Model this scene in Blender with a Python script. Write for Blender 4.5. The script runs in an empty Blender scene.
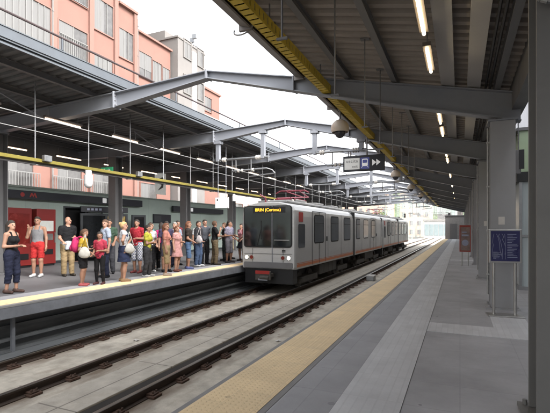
import bpy, bmesh, math, random
import numpy as np
from mathutils import Vector, Matrix, noise as mnoise
random.seed(7)
R = math.radians
S = bpy.context.scene
COL = S.collection

# ------------------------------------------------------------------ materials
def mat(name, col, rough=0.6, metal=0.0, var=0.15, scale=4.0, bump=0.0, bscale=None, emit=None, estr=0.0, stretch=(1, 1, 1), dirt=None, dscale=1.2, damt=0.5, spec=0.5, coat=0.0):
    m = bpy.data.materials.new(name); m.use_nodes = True
    nt = m.node_tree; N = nt.nodes; L = nt.links
    b = N['Principled BSDF']
    b.inputs['Roughness'].default_value = rough; b.inputs['Metallic'].default_value = metal
    b.inputs['Specular IOR Level'].default_value = spec
    if coat: b.inputs['Coat Weight'].default_value = coat
    tc = N.new('ShaderNodeTexCoord'); mp = N.new('ShaderNodeMapping'); mp.inputs['Scale'].default_value = stretch
    L.new(tc.outputs['Object'], mp.inputs['Vector'])
    nz = N.new('ShaderNodeTexNoise'); nz.inputs['Scale'].default_value = scale; nz.inputs['Detail'].default_value = 6; nz.inputs['Roughness'].default_value = .65
    L.new(mp.outputs['Vector'], nz.inputs['Vector'])
    rp = N.new('ShaderNodeMapRange'); rp.inputs['From Min'].default_value = .3; rp.inputs['From Max'].default_value = .7
    rp.inputs['To Min'].default_value = 1 - var; rp.inputs['To Max'].default_value = 1 + var
    L.new(nz.outputs['Fac'], rp.inputs['Value'])
    mx = N.new('ShaderNodeMix'); mx.data_type = 'RGBA'; mx.blend_type = 'MULTIPLY'; mx.inputs['Factor'].default_value = 1
    mx.inputs['A'].default_value = (*col, 1); L.new(rp.outputs['Result'], mx.inputs['B'])
    out = mx.outputs['Result']
    if dirt:
        n2 = N.new('ShaderNodeTexNoise'); n2.inputs['Scale'].default_value = dscale; n2.inputs['Detail'].default_value = 8; n2.inputs['Roughness'].default_value = .7
        L.new(mp.outputs['Vector'], n2.inputs['Vector'])
        r2 = N.new('ShaderNodeMapRange'); r2.inputs['From Min'].default_value = .48; r2.inputs['From Max'].default_value = .72; r2.inputs['To Max'].default_value = damt
        L.new(n2.outputs['Fac'], r2.inputs['Value'])
        m2 = N.new('ShaderNodeMix'); m2.data_type = 'RGBA'; L.new(r2.outputs['Result'], m2.inputs['Factor'])
        L.new(out, m2.inputs['A']); m2.inputs['B'].default_value = (*dirt, 1); out = m2.outputs['Result']
    L.new(out, b.inputs['Base Color'])
    rr = N.new('ShaderNodeMapRange'); rr.inputs['To Min'].default_value = max(.02, rough - .12); rr.inputs['To Max'].default_value = min(1, rough + .12)
    L.new(nz.outputs['Fac'], rr.inputs['Value']); L.new(rr.outputs['Result'], b.inputs['Roughness'])
    if bump:
        bn = N.new('ShaderNodeTexNoise'); bn.inputs['Scale'].default_value = bscale or scale * 8; bn.inputs['Detail'].default_value = 4
        L.new(mp.outputs['Vector'], bn.inputs['Vector'])
        bp = N.new('ShaderNodeBump'); bp.inputs['Strength'].default_value = bump; bp.inputs['Distance'].default_value = .02
        L.new(bn.outputs['Fac'], bp.inputs['Height']); L.new(bp.outputs['Normal'], b.inputs['Normal'])
    if emit:
        b.inputs['Emission Color'].default_value = (*emit, 1); b.inputs['Emission Strength'].default_value = estr
    return m

def add_joints(m, w, h, mortar=.012, dark=.55, offset=0.5, rot=0.0, var=.05):
    """slab joints: multiply the base colour by a brick pattern (grout lines)"""
    nt = m.node_tree; N = nt.nodes; L = nt.links; b = N['Principled BSDF']
    src = b.inputs['Base Color'].links[0].from_socket
    tc = N.new('ShaderNodeTexCoord'); mp = N.new('ShaderNodeMapping'); mp.inputs['Rotation'].default_value = (0, 0, rot)
    L.new(tc.outputs['Object'], mp.inputs['Vector'])
    br = N.new('ShaderNodeTexBrick'); br.offset = offset
    br.inputs['Color1'].default_value = (1 - var,) * 3 + (1,); br.inputs['Color2'].default_value = (1 + var,) * 3 + (1,); br.inputs['Mortar'].default_value = (dark, dark, dark, 1)
    br.inputs['Scale'].default_value = 1; br.inputs['Mortar Size'].default_value = mortar; br.inputs['Brick Width'].default_value = w; br.inputs['Row Height'].default_value = h
    L.new(mp.outputs['Vector'], br.inputs['Vector'])
    mx = N.new('ShaderNodeMix'); mx.data_type = 'RGBA'; mx.blend_type = 'MULTIPLY'; mx.inputs['Factor'].default_value = 1
    L.new(src, mx.inputs['A']); L.new(br.outputs['Color'], mx.inputs['B']); L.new(mx.outputs['Result'], b.inputs['Base Color'])
    return m

def add_spots(m, scale, size, col, amt=.6, seed=0.0):
    """small scattered gum spots and drips on paving"""
    nt = m.node_tree; N = nt.nodes; L = nt.links; b = N['Principled BSDF']
    src = b.inputs['Base Color'].links[0].from_socket
    tc = N.new('ShaderNodeTexCoord'); mp = N.new('ShaderNodeMapping'); mp.inputs['Location'].default_value = (seed, seed * 2, 0); L.new(tc.outputs['Object'], mp.inputs['Vector'])
    vo = N.new('ShaderNodeTexVoronoi'); vo.inputs['Scale'].default_value = scale; vo.inputs['Randomness'].default_value = 1; L.new(mp.outputs['Vector'], vo.inputs['Vector'])
    sp = N.new('ShaderNodeSeparateColor'); L.new(vo.outputs['Color'], sp.inputs['Color'])
    th = N.new('ShaderNodeMath'); th.operation = 'MULTIPLY'; th.inputs[1].default_value = size; L.new(sp.outputs['Red'], th.inputs[0])
    lt = N.new('ShaderNodeMath'); lt.operation = 'LESS_THAN'; L.new(vo.outputs['Distance'], lt.inputs[0]); L.new(th.outputs[0], lt.inputs[1])
    gt = N.new('ShaderNodeMath'); gt.operation = 'MULTIPLY'; gt.inputs[1].default_value = amt; L.new(lt.outputs[0], gt.inputs[0])
    mx = N.new('ShaderNodeMix'); mx.data_type = 'RGBA'; L.new(gt.outputs[0], mx.inputs['Factor']); L.new(src, mx.inputs['A']); mx.inputs['B'].default_value = (*col, 1)
    L.new(mx.outputs['Result'], b.inputs['Base Color']); return m

def add_rail_stains(m, xs, col, halfw=.42):
    nt = m.node_tree; N = nt.nodes; L = nt.links; b = N['Principled BSDF']
    src = b.inputs['Base Color'].links[0].from_socket
    tc = N.new('ShaderNodeTexCoord'); sp = N.new('ShaderNodeSeparateXYZ'); L.new(tc.outputs['Object'], sp.inputs['Vector'])
    mp = N.new('ShaderNodeMapping'); mp.inputs['Scale'].default_value = (3.0, .9, 1); L.new(tc.outputs['Object'], mp.inputs['Vector'])
    nz = N.new('ShaderNodeTexNoise'); nz.inputs['Scale'].default_value = 1.6; nz.inputs['Detail'].default_value = 7; L.new(mp.outputs['Vector'], nz.inputs['Vector'])
    def op(o, a, c=None, cl=False):
        n = N.new('ShaderNodeMath'); n.operation = o; n.use_clamp = cl
        for i, q in enumerate((a, c)):
            if q is None: continue
            if isinstance(q, (int, float)): n.inputs[i].default_value = q
            else: L.new(q, n.inputs[i])
        return n.outputs[0]
    d = None
    for x in xs:
        e = op('ABSOLUTE', op('SUBTRACT', sp.outputs['X'], x)); d = e if d is None else op('MINIMUM', d, e)
    f = op('SUBTRACT', 1.0, op('DIVIDE', d, halfw), True)
    f = op('MULTIPLY', op('ADD', f, op('MULTIPLY', op('SUBTRACT', nz.outputs['Fac'], .5), 2.2)), .95, True)
    mx = N.new('ShaderNodeMix'); mx.data_type = 'RGBA'; L.new(f, mx.inputs['Factor']); L.new(src, mx.inputs['A']); mx.inputs['B'].default_value = (*col, 1)
    L.new(mx.outputs['Result'], b.inputs['Base Color']); return m

def add_dots(m, pitch=.05, strength=.6):
    nt = m.node_tree; N = nt.nodes; L = nt.links; b = N['Principled BSDF']
    src = b.inputs['Base Color'].links[0].from_socket
    tc = N.new('ShaderNodeTexCoord'); sp = N.new('ShaderNodeSeparateXYZ'); L.new(tc.outputs['Object'], sp.inputs['Vector'])
    def sn(o):
        a = N.new('ShaderNodeMath'); a.operation = 'MULTIPLY'; a.inputs[1].default_value = 2 * math.pi / pitch; L.new(o, a.inputs[0])
        s = N.new('ShaderNodeMath'); s.operation = 'SINE'; L.new(a.outputs[0], s.inputs[0]); return s.outputs[0]
    mu = N.new('ShaderNodeMath'); mu.operation = 'ADD'; L.new(sn(sp.outputs['X']), mu.inputs[0]); L.new(sn(sp.outputs['Y']), mu.inputs[1])
    cl = N.new('ShaderNodeMapRange'); cl.inputs['From Min'].default_value = .4; cl.inputs['From Max'].default_value = 1.3; L.new(mu.outputs[0], cl.inputs['Value'])
    bp = N.new('ShaderNodeBump'); bp.inputs['Strength'].default_value = strength; bp.inputs['Distance'].default_value = .006
    L.new(cl.outputs['Result'], bp.inputs['Height']); L.new(bp.outputs['Normal'], b.inputs['Normal'])
    return m

M = {}
M['ballast'] = mat('ground_earth', (.20, .19, .17), .9, var=.3, scale=2, bump=.6, bscale=20)
M['trackbed'] = mat('trackbed_concrete', (.46, .42, .355), .85, var=.28, scale=2.5, bump=.35, bscale=30, dirt=(.25, .21, .165), dscale=1.1, damt=.6)
M['trackslab'] = add_joints(mat('track_slab', (.42, .385, .33), .8, var=.18, scale=3, bump=.2, bscale=40, dirt=(.26, .22, .17), dscale=1.6, damt=.5), 2.0, .62, .014, .5, 0.0, R(90))
M['rust'] = mat('rusty_iron', (.075, .042, .028), .8, .2, var=.45, scale=14, bump=.5, bscale=60)
M['railside'] = mat('rail_side', (.06, .042, .032), .7, .4, var=.3, scale=8, stretch=(1, .3, 1))
M['railhead'] = mat('rail_head', (.42, .40, .38), .32, 1.0, var=.15, scale=6, stretch=(4, .2, 1))
M['blackstrip'] = mat('black_strip', (.022, .018, .015), .85, var=.4, scale=5, stretch=(4, .6, 1))
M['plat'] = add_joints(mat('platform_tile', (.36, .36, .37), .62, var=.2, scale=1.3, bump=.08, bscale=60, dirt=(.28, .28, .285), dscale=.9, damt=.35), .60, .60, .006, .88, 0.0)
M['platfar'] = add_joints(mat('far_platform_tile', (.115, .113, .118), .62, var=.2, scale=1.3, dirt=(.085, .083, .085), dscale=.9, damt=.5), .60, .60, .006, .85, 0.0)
M['platband'] = add_joints(mat('platform_band', (.31, .31, .325), .6, var=.16, scale=1.6, bump=.08, bscale=60, dirt=(.20, .20, .215), dscale=1.0, damt=.4), .60, .60, .006, .86, 0.0)
M['platstrip'] = add_joints(mat('platform_light_strip', (.54, .545, .555), .55, var=.12, scale=2, bump=.1, bscale=60, dirt=(.43, .43, .435), dscale=1.4, damt=.4), .08, .60, .007, .93, 0.0)
M['coping'] = mat('coping_stone', (.24, .235, .23), .7, var=.15, scale=3, bump=.1)
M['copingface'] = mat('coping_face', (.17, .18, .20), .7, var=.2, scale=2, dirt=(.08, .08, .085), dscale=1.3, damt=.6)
M['tactile'] = add_dots(add_joints(mat('yellow_tactile', (.86, .66, .39), .7, var=.06, scale=3, dirt=(.74, .57, .34), dscale=2.2, damt=.5), .30, .30, .005, .88, 0.0))
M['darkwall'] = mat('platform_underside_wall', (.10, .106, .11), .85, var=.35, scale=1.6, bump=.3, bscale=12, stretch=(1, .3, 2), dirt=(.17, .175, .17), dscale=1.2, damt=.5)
M['steel'] = mat('grey_painted_steel', (.235, .245, .27), .45, .15, var=.08, scale=2, dirt=(.18, .18, .185), dscale=2, damt=.4)
M['steeldark'] = mat('dark_grey_steel', (.15, .148, .15), .5, .15, var=.1, scale=2, dirt=(.08, .075, .07), dscale=2, damt=.4)
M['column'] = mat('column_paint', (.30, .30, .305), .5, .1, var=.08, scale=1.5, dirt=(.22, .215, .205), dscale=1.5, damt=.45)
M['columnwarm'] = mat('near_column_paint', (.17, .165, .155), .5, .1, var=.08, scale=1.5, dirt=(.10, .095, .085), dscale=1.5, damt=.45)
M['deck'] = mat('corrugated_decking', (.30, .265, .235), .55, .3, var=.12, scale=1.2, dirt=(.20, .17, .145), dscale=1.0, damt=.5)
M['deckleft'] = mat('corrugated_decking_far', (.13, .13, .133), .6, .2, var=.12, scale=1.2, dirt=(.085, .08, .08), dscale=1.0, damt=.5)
M['flash'] = mat('pale_blue_flashing', (.085, .094, .105), .4, .3, var=.06, scale=2, dirt=(.10, .115, .13), dscale=2, damt=.5)
M['gutter'] = mat('gutter_metal', (.20, .185, .175), .5, .3, var=.12, scale=2, dirt=(.12, .10, .09), dscale=2.5, damt=.5)
M['duct'] = mat('cable_duct_grey', (.33, .32, .31), .5, .2, var=.08, scale=1.5)
M['yellowtray'] = mat('yellow_tray_paint', (.62, .45, .05), .5, .1, var=.15, scale=4, dirt=(.42, .30, .05), dscale=3, damt=.5)
M['yellowpipe'] = mat('yellow_pipe_paint', (.17, .14, .024), .45, .05, var=.1, scale=3, dirt=(.12, .10, .03), dscale=3, damt=.4)
M['galv'] = mat('galvanised_steel', (.28, .285, .29), .4, .8, var=.12, scale=8)
M['wire'] = mat('overhead_wire', (.10, .10, .10), .5, .6, var=.1)
M['wirepale'] = mat('pale_wire', (.38, .38, .37), .5, .4, var=.1)
M['darkcable'] = mat('dark_cable', (.05, .035, .035), .6, var=.2)
M['ceramic'] = mat('insulator', (.55, .52, .48), .3, var=.1)
M['tube'] = mat('fluorescent_tube', (.9, .8, .6), .4, emit=(1.0, .80, .48), estr=3.2)
M['tubefar'] = mat('fluorescent_tube_far', (.9, .8, .7), .4, emit=(1.0, .78, .58), estr=.9)
M['lampbody'] = mat('lamp_housing', (.12, .10, .09), .5, .2)
M['globe'] = mat('beige_globe', (.62, .54, .45), .35, var=.08, scale=5, dirt=(.36, .30, .24), dscale=5, damt=.5)
M['globedark'] = mat('smoked_dome', (.05, .05, .06), .12, var=.1)
M['signdark'] = mat('sign_dark_case', (.012, .013, .020), .4, var=.1)
M['signblue'] = mat('sign_blue', (.05, .06, .20), .4, var=.1, emit=(.05, .06, .22), estr=.08)
M['signwhite'] = mat('sign_white_panel', (.55, .55, .53), .4, var=.05, emit=(.8, .8, .78), estr=.05)
M['signwhite2'] = mat('sign_white_marks', (.7, .7, .7), .4, var=.03, emit=(.8, .8, .8), estr=.06)
M['signgrey'] = mat('sign_grey_letters', (.12, .12, .12), .5)
M['wallgreen'] = add_joints(mat('green_grey_wall', (.32, .385, .345), .5, var=.07, scale=1, dirt=(.25, .30, .27), dscale=.8, damt=.4), 1.2, 1.0, .008, .8, 0.0)
M['wallcap'] = mat('wall_capping', (.22, .26, .235), .5, var=.1)
M['red'] = mat('red_machine_paint', (.19, .016, .014), .4, var=.1, scale=2)
M['redsign'] = mat('red_sign_paint', (.33, .055, .04), .45, var=.1)
M['black'] = mat('black_plastic', (.007, .007, .008), .45, var=.2)
M['darkframe'] = mat('board_dark_frame', (.04, .045, .05), .4, .2, var=.15)
M['glassdark'] = mat('dark_glass', (.018, .02, .022), .06, var=.3, scale=.7, spec=.7)
M['trainglass'] = mat('train_window_glass', (.010, .012, .013), .05, var=.5, scale=1.2, spec=.8, stretch=(1, 1, .5))
M['train'] = mat('train_silver_paint', (.47, .468, .462), .36, .35, var=.07, scale=1.2, dirt=(.33, .32, .30), dscale=1.3, damt=.45, stretch=(1, .4, 1.4))
M['trainroof'] = mat('train_roof', (.26, .26, .26), .5, .2, var=.1, scale=1.5, dirt=(.16, .15, .14), dscale=1.2, damt=.6)
M['orange'] = mat('orange_stripe', (.50, .16, .06), .45, var=.12)
M['rubber'] = mat('black_rubber', (.009, .009, .009), .7, var=.2)
M['under'] = mat('underframe', (.05, .044, .038), .75, var=.35, scale=5, bump=.3)
M['headlight'] = mat('headlight_lit', (.9, .9, .85), .2, emit=(1, .90, .72), estr=3)
M['taillight'] = mat('tail_light', (.16, .02, .015), .2, var=.1)
M['led'] = mat('amber_led', (.6, .3, .02), .5, emit=(1.0, .46, .03), estr=.5)
M['redmark'] = mat('red_marker', (.30, .025, .02), .4, var=.08)
M['pantored'] = mat('red_pantograph', (.17, .028, .042), .45, var=.15)
M['pink'] = mat('salmon_plaster', (.185, .094, .074), .85, var=.07, scale=.8, bump=.1, bscale=12, dirt=(.13, .068, .055), dscale=.5, damt=.4)
M['pinktrim'] = mat('salmon_trim', (.185, .10, .08), .85, var=.06, scale=1)
M['facadewhite'] = mat('facade_white', (.145, .143, .138), .6, var=.1, scale=2)
M['whitepaint'] = mat('white_paint', (.45, .45, .45), .5, var=.06, scale=2)
M['shutter'] = mat('pale_shutter', (.115, .113, .11), .55, var=.14, scale=1, stretch=(1, 9, .3))
M['greyfacade'] = mat('grey_plaster', (.15, .14, .132), .85, var=.1, scale=.6, dirt=(.125, .115, .11), dscale=.4, damt=.5)
M['winglass'] = mat('window_glass', (.075, .072, .07), .1, var=.3, scale=2)
M['roofgrey'] = mat('roof_grey', (.25, .24, .23), .8, var=.15)
M['backwall'] = add_joints(mat('blue_grey_panels', (.30, .315, .345), .5, var=.08, scale=1, dirt=(.23, .245, .265), dscale=1, damt=.4), 1.0, 1.0, .012, .6, 0.0)
M['kioskgreen'] = mat('pale_green_panel', (.36, .46, .30), .4, var=.07, scale=1.5)
M['kioskglass'] = mat('frosted_glass', (.42, .47, .48), .2, var=.1, scale=1.5, stretch=(6, 6, .4))
M['kioskglass2'] = mat('blue_glass', (.24, .29, .30), .12, var=.1, scale=1.5)
M['stainless'] = mat('stainless', (.45, .44, .42), .32, .85, var=.1, scale=6)
M['mapblue'] = mat('map_navy', (.018, .018, .085), .3, var=.15, scale=4, coat=.3)
M['mapline'] = mat('map_lines', (.30, .32, .42), .4, var=.15)
M['posterwhite'] = mat('poster_white', (.42, .42, .39), .4, var=.1, emit=(.9, .9, .85), estr=.05)
M['lightbox'] = mat('lit_panel', (.8, .8, .76), .4, var=.05, emit=(.95, .93, .85), estr=.3)
M['greensign'] = mat('exit_green', (.02, .22, .10), .4, emit=(.03, .35, .15), estr=.1)
M['city1'] = mat('city_cream', (.48, .40, .33), .85, var=.1, scale=.4)
M['city2'] = mat('city_pale_pink', (.50, .34, .27), .85, var=.1, scale=.4)
M['city3'] = mat('city_grey', (.40, .40, .40), .85, var=.1, scale=.4)
M['hill'] = mat('hill_green', (.075, .10, .05), .95, var=.4, scale=.05, bump=.5, bscale=.3)
M['leaf'] = mat('tree_leaf', (.05, .085, .025), .6, var=.45, scale=1.5)
M['bark'] = mat('tree_bark', (.09, .065, .045), .9, var=.3, scale=6, bump=.5)
M['yellowboard'] = mat('yellow_board', (.70, .58, .05), .5, var=.06)
M['gantry'] = mat('gantry_paint', (.36, .42, .39), .5, .2, var=.1)
M['citypane'] = mat('city_pane', (.20, .20, .20), .3, var=.4, scale=1)  # pane grey kept pale, distance haze put into the colour
M['asphalt'] = mat('far_asphalt', (.06, .06, .06), .9, var=.2)

for k_, c_, a_ in (('plat', (.10, .10, .105), .6), ('platband', (.13, .13, .14), .5), ('platstrip', (.2, .2, .2), .4), ('tactile', (.36, .27, .15), .45)):
    add_spots(M[k_], 2.6, .10, c_, a_, 1.3)
add_spots(M['trackbed'], 3.0, .16, (.10, .075, .055), .6, .4); add_spots(M['trackslab'], 2.2, .12, (.16, .13, .10), .55, .9)
add_rail_stains(M['trackbed'], (-7.27, -5.83, -4.17, -2.73), (.17, .13, .095))
# ------------------------------------------------------------------ mesh building
class MB:
    def __init__(s): s.v = []; s.f = []; s.mi = []; s.cur = 0
    def add(s, vs, fs):
        n = len(s.v); s.v += [tuple(v) for v in vs]; s.f += [tuple(i + n for i in f) for f in fs]; s.mi += [s.cur] * len(fs); return s
    def box(s, x0, x1, y0, y1, z0, z1):
        return s.add([(x0, y0, z0), (x1, y0, z0), (x1, y1, z0), (x0, y1, z0), (x0, y0, z1), (x1, y0, z1), (x1, y1, z1), (x0, y1, z1)],
                     [(0, 3, 2, 1), (4, 5, 6, 7), (0, 1, 5, 4), (1, 2, 6, 5), (2, 3, 7, 6), (3, 0, 4, 7)])
    def prism(s, poly, a, b, axis='y'):
        """poly of 2D points extruded from a to b; axis y -> (x,z), x -> (y,z), z -> (x,y)"""
        n = len(poly)
        if axis == 'y': P = lambda p, t: (p[0], t, p[1])
        elif axis == 'x': P = lambda p, t: (t, p[0], p[1])
        else: P = lambda p, t: (p[0], p[1], t)
        vs = [P(p, a) for p in poly] + [P(p, b) for p in poly]
        fs = [tuple(range(n)), tuple(range(2 * n - 1, n - 1, -1))] + [(i, i + n, (i + 1) % n + n, (i + 1) % n) for i in range(n)]
        return s.add(vs, fs)
    def tube(s, p, q, r, n=8, r2=None):
        p = Vector(p); q = Vector(q); r2 = r if r2 is None else r2
        d = (q - p).normalized(); u = d.orthogonal().normalized(); w = d.cross(u)
        vs = []
        for c, rr in ((p, r), (q, r2)):
            for i in range(n):
                a = 2 * math.pi * i / n; vs.append(c + u * math.cos(a) * rr + w * math.sin(a) * rr)
        return s.add(vs, [(i, (i + 1) % n, (i + 1) % n + n, i + n) for i in range(n)] + [tuple(range(n - 1, -1, -1)), tuple(range(n, 2 * n))])
    def path(s, pts, r, n=8):
        for a, b in zip(pts[:-1], pts[1:]): s.tube(a, b, r, n)
        return s
    def sphere(s, c, r, nu=16, nv=10, rz=None, z0=-1, z1=1):
        rz = rz or r; vs = []; fs = []
        a0 = math.asin(z0); a1 = math.asin(z1)
        for j in range(nv + 1):
            t = a0 + (a1 - a0) * j / nv
            for i in range(nu):
                a = 2 * math.pi * i / nu
                vs.append((c[0] + r * math.cos(t) * math.cos(a), c[1] + r * math.cos(t) * math.sin(a), c[2] + rz * math.sin(t)))
        for j in range(nv):
            for i in range(nu):
                fs.append((j * nu + i, j * nu + (i + 1) % nu, (j + 1) * nu + (i + 1) % nu, (j + 1) * nu + i))
        return s.add(vs, fs)
    def build(s, name, m, parent=None, origin=(0, 0, 0), bevel=0.0, smooth=False):
        me = bpy.data.meshes.new(name)
        o0 = Vector(origin)
        me.from_pydata([Vector(v) - o0 for v in s.v], [], s.f)
        ms = m if isinstance(m, (list, tuple)) else [m]
        for x in ms: me.materials.append(x)
        bm = bmesh.new(); bm.from_mesh(me)
        bm.faces.ensure_lookup_table()
        for f, i in zip(bm.faces, s.mi): f.material_index = i; f.smooth = smooth
        bmesh.ops.recalc_face_normals(bm, faces=bm.faces)
        bm.to_mesh(me); bm.free()
        o = bpy.data.objects.new(name, me); COL.objects.link(o)
        if parent: o.parent = parent
        else: o.location = o0
        if bevel:
            b = o.modifiers.new('bevel', 'BEVEL'); b.width = bevel; b.segments = 2; b.limit_method = 'ANGLE'
        return o

def rrect(x0, x1, z0, z1, r, n=4):
    pts = []
    for cx, cz, a0 in ((x1 - r, z1 - r, 0), (x0 + r, z1 - r, 90), (x0 + r, z0 + r, 180), (x1 - r, z0 + r, 270)):
        for i in range(n + 1):
            a = R(a0 + 90 * i / n); pts.append((cx + r * math.cos(a), cz + r * math.sin(a)))
    return pts

def tag(o, label=None, cat=None, group=None, kind=None):
    if label: o['label'] = label
    if cat: o['category'] = cat
    if group: o['group'] = group
    if kind: o['kind'] = kind
    return o
def thing(name, label, cat, loc=(0, 0, 0), rz=0, group=None):
    o = bpy.data.objects.new(name, None); o.empty_display_size = .2; COL.objects.link(o)
    o.location = loc; o.rotation_euler = (0, 0, rz)
    return tag(o, label, cat, group)
def struct(o): o['kind'] = 'structure'; return o
def dup(o, parent=None, loc=None, label=None):
    kids = [c for c in KIDS(o)]
    c = o.copy(); COL.objects.link(c)
    if parent: c.parent = parent
    if loc is not None: c.location = loc
    if label: c['label'] = label
    for k in kids: dup(k, c)
    return c
def KIDS(o): return [x for x in bpy.data.objects if x.parent == o]
def text_mesh(s, size, m, name, parent, loc, rot, extrude=.002, bold=0.0, align='CENTER', spacing=1.0):
    cu = bpy.data.curves.new('txt', 'FONT'); cu.body = s; cu.size = size; cu.extrude = extrude; cu.offset = bold
    cu.align_x = align; cu.align_y = 'CENTER'; cu.space_character = spacing; cu.resolution_u = 3
    t = bpy.data.objects.new('txt', cu); COL.objects.link(t)
    dg = bpy.context.evaluated_depsgraph_get(); dg.update()
    me = bpy.data.meshes.new_from_object(t.evaluated_get(dg))
    bpy.data.objects.remove(t); bpy.data.curves.remove(cu)
    me.materials.clear(); me.materials.append(m)
    o = bpy.data.objects.new(name, me); COL.objects.link(o); o.parent = parent; o.location = loc; o.rotation_euler = rot
    return o
ORD = ['first', 'second', 'third', 'fourth', 'fifth', 'sixth', 'seventh', 'eighth', 'ninth', 'tenth', 'eleventh', 'twelfth', 'thirteenth', 'fourteenth']

# ------------------------------------------------------------------ ground, trackbed, platforms
struct(MB().box(-400, 400, -60, 900, -1.6, -1.06).build('ground', M['ballast']))
tb = struct(MB().box(-8.35, -2.2, -12, 62.5, -1.06, -1.0).build('trackbed', M['trackbed']))
struct(MB().box(-9.5, -1.2, 62.5, 260, -1.06, -.995).build('trackbed', M['trackbed']))
struct(MB().box(-5.36, -4.62, -12, 62, -1.0, -.965).build('service_path', M['trackslab'], bevel=.01))

near = MB().box(-2.03, 3.2, -12, 63, -1.06, 0).build('platform', M['plat']); struct(near)
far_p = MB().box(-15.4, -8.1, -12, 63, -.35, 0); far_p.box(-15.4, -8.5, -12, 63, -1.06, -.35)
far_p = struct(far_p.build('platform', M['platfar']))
# near platform surface strips (sheets a few mm proud)
struct(MB().box(-2.08, -1.40, -12, 63, -.20, .004).build('platform_edge', M['coping'], bevel=.006))
struct(MB().box(-2.02, -1.46, -12, 63, -.01, .008).build('tactile_strip', M['tactile']))
struct(MB().box(-1.385, -.944, -12, 63, -.01, .004).build('platform_band', M['platband']))
struct(MB().box(-.94, -.435, -12, 63, -.01, .007).build('guide_strip', M['platstrip']))
struct(MB().box(-.431, 2.2, 6.3, 6.9, -.01, .005).build('cross_strip', M['platstrip']))
struct(MB().box(.45, .95, 6.9, 7.75, -.01, .0045).build('cross_strip', M['platstrip']))
struct(MB().box(-.431, 2.2, 20.6, 21.2, -.01, .005).build('cross_strip', M['platstrip']))
# far platform: overhanging coping, recessed dark wall with ledges, little posts
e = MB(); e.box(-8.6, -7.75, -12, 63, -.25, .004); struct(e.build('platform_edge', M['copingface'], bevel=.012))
struct(MB().box(-7.86, -7.745, -12, 63, -.03, .006).build('platform_edge', M['coping']))
struct(MB().box(-8.42, -7.87, -12, 63, -.01, .009).build('tactile_strip', M['tactile']))
struct(MB().box(-8.9, -8.45, -12, 63, -.01, .005).build('platform_band', M['platband']))
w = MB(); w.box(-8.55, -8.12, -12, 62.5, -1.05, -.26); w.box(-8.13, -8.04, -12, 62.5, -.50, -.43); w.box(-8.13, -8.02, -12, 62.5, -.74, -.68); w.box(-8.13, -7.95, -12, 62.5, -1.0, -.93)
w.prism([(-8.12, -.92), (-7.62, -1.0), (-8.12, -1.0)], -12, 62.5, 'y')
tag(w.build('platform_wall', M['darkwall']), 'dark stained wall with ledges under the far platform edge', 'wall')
post = MB().box(-7.99, -7.93, -.03, .03, -1.0, -.2).build('edge_post', M['copingface'])
post['label'] = 'small grey post propping the far platform edge'; post['category'] = 'post'; post['group'] = 'posts under the far platform edge'
post.location = (0, 5.42, 0)
for y in (-.6, 17.4): dup(post, loc=(0, y, 0))

# ------------------------------------------------------------------ rails and fastening blocks
def rail(x, y0, y1, label):
    t = thing('rail', label, 'rail', (x, 0, 0), group='rails of the two tracks')
    pr = [(-.07, -1.0), (.07, -1.0), (.07, -.985), (.012, -.965), (.012, -.895), (.036, -.885), (.036, -.858), (-.036, -.858), (-.036, -.885), (-.012, -.895), (-.012, -.965), (-.07, -.985)]
    MB().prism(pr, y0, y1, 'y').build('rail_web', M['railside'], t)
    MB().prism([(-.034, -.858), (.034, -.858), (.03, -.850), (-.03, -.850)], y0, y1, 'y').build('rail_head', M['railhead'], t)
rail(-7.27, -12, 200, 'rusty rail of the far track running closest to the far platform wall')
rail(-5.83, -12, 200, 'rusty rail of the far track running beside the concrete service path')
rail(-4.17, -12, 200, 'shiny rail of the near track with a black strip along it')
rail(-2.73, -12, 200, 'rail of the near track hidden close under the near platform edge')
tag(MB().box(-4.40, -4.245, -12, 63, -1.0, -.875).build('cable_trough', M['blackstrip'], bevel=.01), 'low black strip laid beside the shiny near rail', 'cable trough')
blk = MB()
blk.box(-.17, .17, -.10, .10, -1.0, -.965); blk.box(-.135, .135, -.07, .07, -.965, -.94)
for sx in (-.12, .12): blk.tube((sx * .88, -.04, -.945), (sx * .88, -.04, -.905), .018, 6); blk.tube((sx * .88, .04, -.945), (sx * .88, .04, -.905), .018, 6)
b0 = blk.build('rail_fastening', M['rust'], bevel=.008); first = True
for x, ya, yb, lab, g in ((-7.27, 1.5, 15, 'rusty iron block fastening the far track rail beside the platform wall', 'fastening blocks by the platform wall'),
                          (-5.83, 1.5, 15, 'rusty iron block fastening the far track rail beside the service path', 'fastening blocks by the service path'),
                          (-4.17, .8, 44, 'rusty iron block fastening the shiny near track rail', 'fastening blocks of the shiny near rail')):
    y = ya
    while y < yb:
        o = b0 if first else b0.copy()
        if not first: COL.objects.link(o)
        first = False
        o.location = (x, y, random.uniform(-.006, .006)); o.rotation_euler = (0, 0, random.uniform(-.05, .05))
        o['label'] = lab; o['category'] = 'rail fastening'; o['group'] = g
        y += .68

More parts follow.
